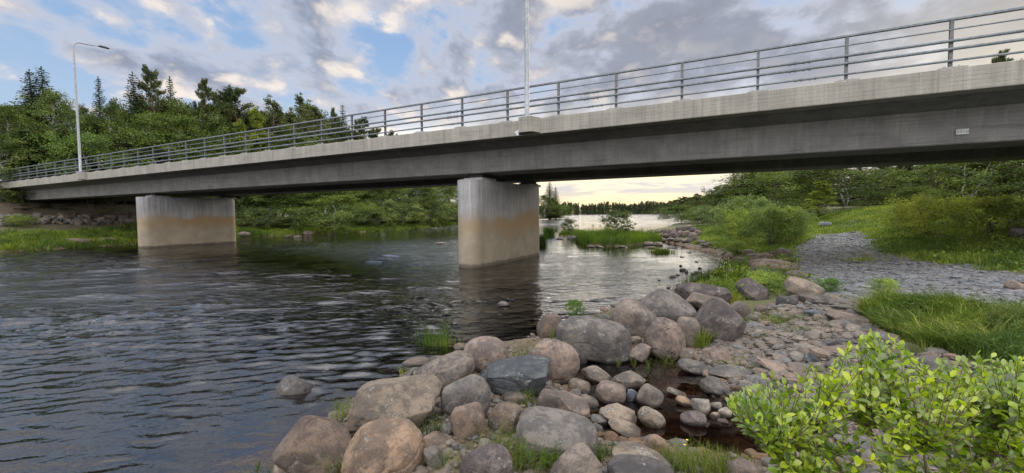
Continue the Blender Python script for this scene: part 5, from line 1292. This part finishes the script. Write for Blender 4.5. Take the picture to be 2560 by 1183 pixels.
# sprinkled short grass over the near bank so that soil shows between
r = np.random.default_rng(81); p = r.uniform((-3.2, 2.4), (7, 12), (30000, 2)); sdp, qp = land_sd(p); f = fbm(np.concatenate([p, p[:, :1] * 0], 1) * 1.6, 3)
p = p[(sdp > .15) & (f > .45) & ~inside(p, PATH) & ((r.random(len(p)) < .25) | ~inside(p, COBB))]
grass('bank_grass', p, .09, .006, 81, (.10, .15, .03), 'short grass sprouting between stones of the near bank')

def weeds(name, P2, hgt, size, seed, colr, label):
    r = np.random.default_rng(seed); N = len(P2); z = H(P2) + hgt * r.random(N) ** .8 * np.clip(1 + .6 * fbm(np.concatenate([P2, P2[:, :1] * 0], 1) * 1.7 + 3, 3), .2, 1.8)
    d = r.normal(size=(N, 3)) + np.array([0, 0, .5]); V, q = cards(np.concatenate([P2, z[:, None]], 1), size * r.uniform(.5, 1.3, N), r, .5, up=d, nbias=np.array([0, 0, 1.3]))
    o = mesh(name, V, q, M_grass, smooth=False); o.color = (*colr, 1); tag(o, label, 'weeds', kind='stuff')
def patchy(p, fr, th): return p[fbm(np.concatenate([p, p[:, :1] * 0], 1) * fr + 7, 3) > th]
p = patchy(sample_poly(GRASSY, 16000, 83), 1.5, -.2); weeds('leafy_weeds', p, .24, .042, 83, (.10, .18, .045), 'small-leaved weeds mixed into the long grass by the path')
r = np.random.default_rng(84); n = 90000; th = r.uniform(math.radians(22), math.radians(56), n); d_ = 9 + 32 * r.random(n) ** .8; p = np.stack([np.sin(th) * d_ * 1.12, np.cos(th) * d_], 1)
sdp, _ = land_sd(p); den = (1 - soften(p, PATH, .5)) * (1 - soften(p, COBB, .3)) * (sdp > .5) * (p[:, 1] > 9); p = patchy(p[r.random(n) < den], .8, -.25)
weeds('meadow_weeds', p, .26, .085, 84, (.15, .23, .06), 'broad-leaved weeds among the meadow grass of the right bank')
p = patchy(sample_poly(PATH, 9000, 85), 1.2, .75); weeds('path_weeds', p, .10, .045, 85, (.13, .20, .05), 'scattered weeds growing through the crushed rock of the path')
p = patchy(sample_poly(COBB, 14000, 86, 6.5), 2.2, .62); weeds('cobble_weeds', p, .07, .028, 86, (.14, .19, .05), 'low weeds and moss between the cobbles')
# willowherb-like leafy herbs
def herb(px, py, hpx, n, label, colr=(.10, .20, .03), nst=5, lw=.22, spread=.35):
    p0, z = UT(px, py); Y = p0[1]; h_ = hpx * Y / 1100; rr = np.random.default_rng(int(px + 3 * py)); e = empty('leafy_herb', (p0[0], p0[1], z - .01)); tag(e, label, 'plant')
    mb = MB(); P_, Up, S_ = [], [], []
    for s_ in range(nst):
        a = rr.uniform(0, 6.28); b = np.array([math.cos(a), math.sin(a), 0]) * h_ * spread * rr.uniform(.2, 1); hh_ = h_ * rr.uniform(.6, 1.05); t_ = np.linspace(0, 1, 6)[:, None]
        pts = b * .3 + b * t_ ** 1.5 + np.array([0, 0, 1]) * hh_ * t_; mb.tube(pts, np.linspace(.0035, .0012, 6), 5, False)
        for k in range(n):
            f = .2 + .8 * k / n; c = b * .3 + b * f ** 1.5 + np.array([0, 0, hh_ * f]); a2 = k * 2.4 + s_; u = np.array([math.cos(a2), math.sin(a2), .55 + .6 * f]); u /= np.linalg.norm(u); L = h_ * lw * (1 - .45 * f) * rr.uniform(.8, 1.2)
            P_.append(c + u * L * .5); Up.append(u * 6); S_.append(L)
    V, q = cards(np.array(P_), np.array(S_), rr, .26, up=np.array(Up), curl=.12, nbias=np.array([0, 0, 1.2]))
    f = mesh('foliage', V, q, M_grass, e, smooth=False); f.color = (*colr, 1); mb.build('stem', M_twig, e, True)
for (a, b, h_, n_, lb) in [(1365, 1178, 80, 16, 'leafy upright herb right of the grass before the big smooth grey boulder'), (1395, 1183, 70, 16, 'leafy herb at the bottom edge under the big smooth grey boulder'), (1318, 1183, 90, 14, 'tall bright herb left of the leafy herb at the bottom edge'),
                          (1503, 1160, 60, 16, 'low leafy herb between the flat-faced and the tan boulder'), (1545, 1165, 50, 14, 'pale leafy herb beside the tan boulder at the bottom'), (700, 1183, 60, 12, 'yellow-green herb at the bottom left below the peaked boulder'),
                          (640, 1183, 40, 12, 'leftmost small herb at the bottom edge'), (752, 1183, 60, 12, 'herb in front of the peaked boulder'), (1095, 1085, 60, 8, 'round-leaved plant right of the faceted boulder'), (1585, 920, 34, 12, 'bright leafy herb standing in the top of the pool'),
                          (1620, 936, 40, 12, 'bright leafy herb hanging over the pool left of the black-patched boulder'), (1545, 918, 36, 10, 'thin herb at the pool edge under the widest block boulder'), (845, 1040, 50, 10, 'herb left of the faceted boulder'), (1770, 1165, 60, 12, 'pale herb rising from the fine grass by the pool'),
                          (1805, 1165, 50, 12, 'second pale herb in the fine grass, nearer the bush'), (1745, 860, 60, 14, 'leafy sprig climbing the big purple-grey boulder')]:
    herb(a, b, h_, n_, lb)
# buttercups
M_yel, t = new_mat('buttercup_yellow'); out(t, prin(t, Base_Color=(.85, .62, .02, 1), Roughness=.35))
def flower(px, py, gpy, label, grp='buttercups on the near bank'):
    p0, z = UT(px, gpy); r_ = ray(px, py); Y = p0[1]; zt = EYE + r_.z * Y; e = empty('buttercup', (p0[0], p0[1], z)); tag(e, label, 'flower', grp); mb = MB(); h_ = max(zt - z, .04)
    mb.tube([(0, 0, 0), (.004, 0, h_ * .5), (0, 0, h_)], [.0014, .0012, .001], 5, False); mb.build('stem', M_twig, e, True)
    V, q = [], []
    for k in range(5):
        a = k * 1.2566; u = np.array([math.cos(a), math.sin(a), .45]); v = np.array([-math.sin(a), math.cos(a), 0]); s = .011; b = len(V); V += [np.array([0, 0, h_]), np.array([0, 0, h_]) + u * s * .6 + v * s * .5, np.array([0, 0, h_]) + u * s * 1.1, np.array([0, 0, h_]) + u * s * .6 - v * s * .5]; q.append((b, b + 1, b + 2, b + 3))
    mesh('petals', V, np.array(q), M_yel, e)
for (a, b, c_, lb) in [(1717, 1101, 1165, 'yellow buttercup at the lower pool edge, the upper of the pair'), (1711, 1113, 1168, 'yellow buttercup at the lower pool edge, the lower of the pair'), (1030, 1130, 1180, 'yellow buttercup in front of the orange-pink boulder'), (858, 1165, 1183, 'yellow buttercup between the two bottom left boulders'), (976, 1172, 1183, 'low yellow buttercup at the bottom of the orange-pink boulder')]:
    flower(a, b, c_, lb, None)

# ---------------------------------------------------------------- the leafy bush close to the camera
r = np.random.default_rng(91)
eb = empty('leafy_bush', (1.75, 1.75, float(H(np.array([1.75, 1.75])))))
tag(eb, 'bright green broad-leaved bush filling the bottom right corner close by', 'bush')
bz = eb.location.z; B0 = np.array([1.75, 1.75, bz])
TOP = np.array([(1820, 1010), (1850, 985), (1900, 962), (1950, 925), (1990, 948), (2040, 900), (2075, 930), (2100, 870), (2150, 850), (2215, 830), (2240, 850), (2290, 900), (2350, 905), (2400, 885), (2470, 880), (2520, 905), (2580, 895), (2660, 900)])
BOT = np.array([(1820, 1020), (1870, 1060), (1905, 1100), (1930, 1250), (2000, 1300), (2700, 1300)])
tips = []
while len(tips) < 800:
    px = r.uniform(1822, 2680); ty = np.interp(px, TOP[:, 0], TOP[:, 1]); by_ = np.interp(px, BOT[:, 0], BOT[:, 1]); py = ty + (by_ - ty) * r.random() ** 1.25; Y = r.uniform(1.55, 2.35) + .12 * (py < ty + 60)
    q_ = ray(px, py); tips.append(np.array([q_.x * Y, Y, EYE + q_.z * Y]))
tips = np.array(tips); tips = tips[tips[:, 2] > bz + .12]
mb = MB(); stems = []
for k in range(13):
    a = r.uniform(0, 6.28); st = B0 + np.array([math.cos(a), math.sin(a), 0]) * r.uniform(.03, .16); tgt = tips[r.integers(len(tips))]; tgt = B0 + (tgt - B0) * .78
    t_ = np.linspace(0, 1, 9)[:, None]; pts = st + (tgt - st) * t_; pts[:, 2] += np.sin(t_[:, 0] * 2.6) * .10; pts[1:] += r.normal(0, .012, (8, 3)); mb.tube(pts, np.linspace(.011, .0045, 9), 7, False); stems.append(pts)
SP_ = np.concatenate(stems); LV, LN, LU, LS_ = [], [], [], []
for tp in tips:
    d_ = np.linalg.norm(SP_ - tp, axis=1) + .5 * np.maximum(0, SP_[:, 2] - tp[2] + .02); j = int(np.argmin(d_)); a = SP_[j]; t_ = np.linspace(0, 1, 5)[:, None]; pts = a + (tp - a) * t_; pts[:, 2] -= np.sin(t_[:, 0] * 3.14) * .03
    pts[1:-1] += r.normal(0, .006, (3, 3)); mb.tube(pts, np.linspace(.0035, .0011, 5), 5, False); L = np.linalg.norm(tp - a); u = (tp - pts[-2]); u /= np.linalg.norm(u) + 1e-9; nl = int(8 + min(L, .45) * 30)
    for k in range(nl):
        f = 1 - (k / nl) * min(1, .30 / max(L, .05)); c = a + (tp - a) * f; c[2] -= math.sin(f * 3.14) * .03; ang = k * 2.4 + r.normal(0, .3); side = np.cross(u, [0, 0, 1]); side /= np.linalg.norm(side) + 1e-9; up_ = np.cross(side, u)
        o_ = side * math.cos(ang) + up_ * math.sin(ang); ld = o_ * (.95 if k > 2 else .55) + u * (.35 if k > 2 else .9) + np.array([0, 0, .35]); ld /= np.linalg.norm(ld); LV.append(c); LU.append(ld); LS_.append(r.uniform(.026, .052) * (.75 if k < 3 else 1))
LV = np.array(LV); LU = np.array(LU); LS_ = np.array(LS_); N = len(LV); nrm_ = r.normal(0, .45, (N, 3)) + np.array([0, 0, 1.0]); sv = np.cross(nrm_, LU); sv /= np.linalg.norm(sv, axis=1)[:, None]; nv_ = np.cross(LU, sv)
prof = [(0, 0, 0), (.08, .02, .0), (.30, .21, .05), (.58, .265, .06), (.82, .19, .03), (1.0, .0, -.05)]
rows = []
for (f, wd, lf) in prof:
    cpt = LV + LU * (f * LS_)[:, None] - nv_ * (.10 * f * f * LS_)[:, None]
    if wd == 0: rows.append(cpt)
    else: rows += [cpt - sv * (wd * LS_)[:, None] + nv_ * (lf * 1.6 * LS_)[:, None], cpt, cpt + sv * (wd * LS_)[:, None] + nv_ * (lf * 1.6 * LS_)[:, None]]
V = np.stack(rows, 1); nv = V.shape[1]; b = (np.arange(N) * nv)[:, None]
qs = []; trs = [(0, 2, 1), (0, 3, 2), (10, 11, 13), (11, 12, 13)]
for k in range(3): o_ = 1 + 3 * k; qs += [(o_, o_ + 1, o_ + 4, o_ + 3), (o_ + 1, o_ + 2, o_ + 5, o_ + 4)]
q = np.concatenate([b + np.array(x) for x in qs]); tr = np.concatenate([b + np.array(x) for x in trs])
Vl = V.reshape(-1, 3) - B0
mesh('foliage', Vl, [q, tr], M_bleaf, eb, smooth=True)
for v in mb.v: v -= B0
mb.build('branches', M_twig, eb, True)
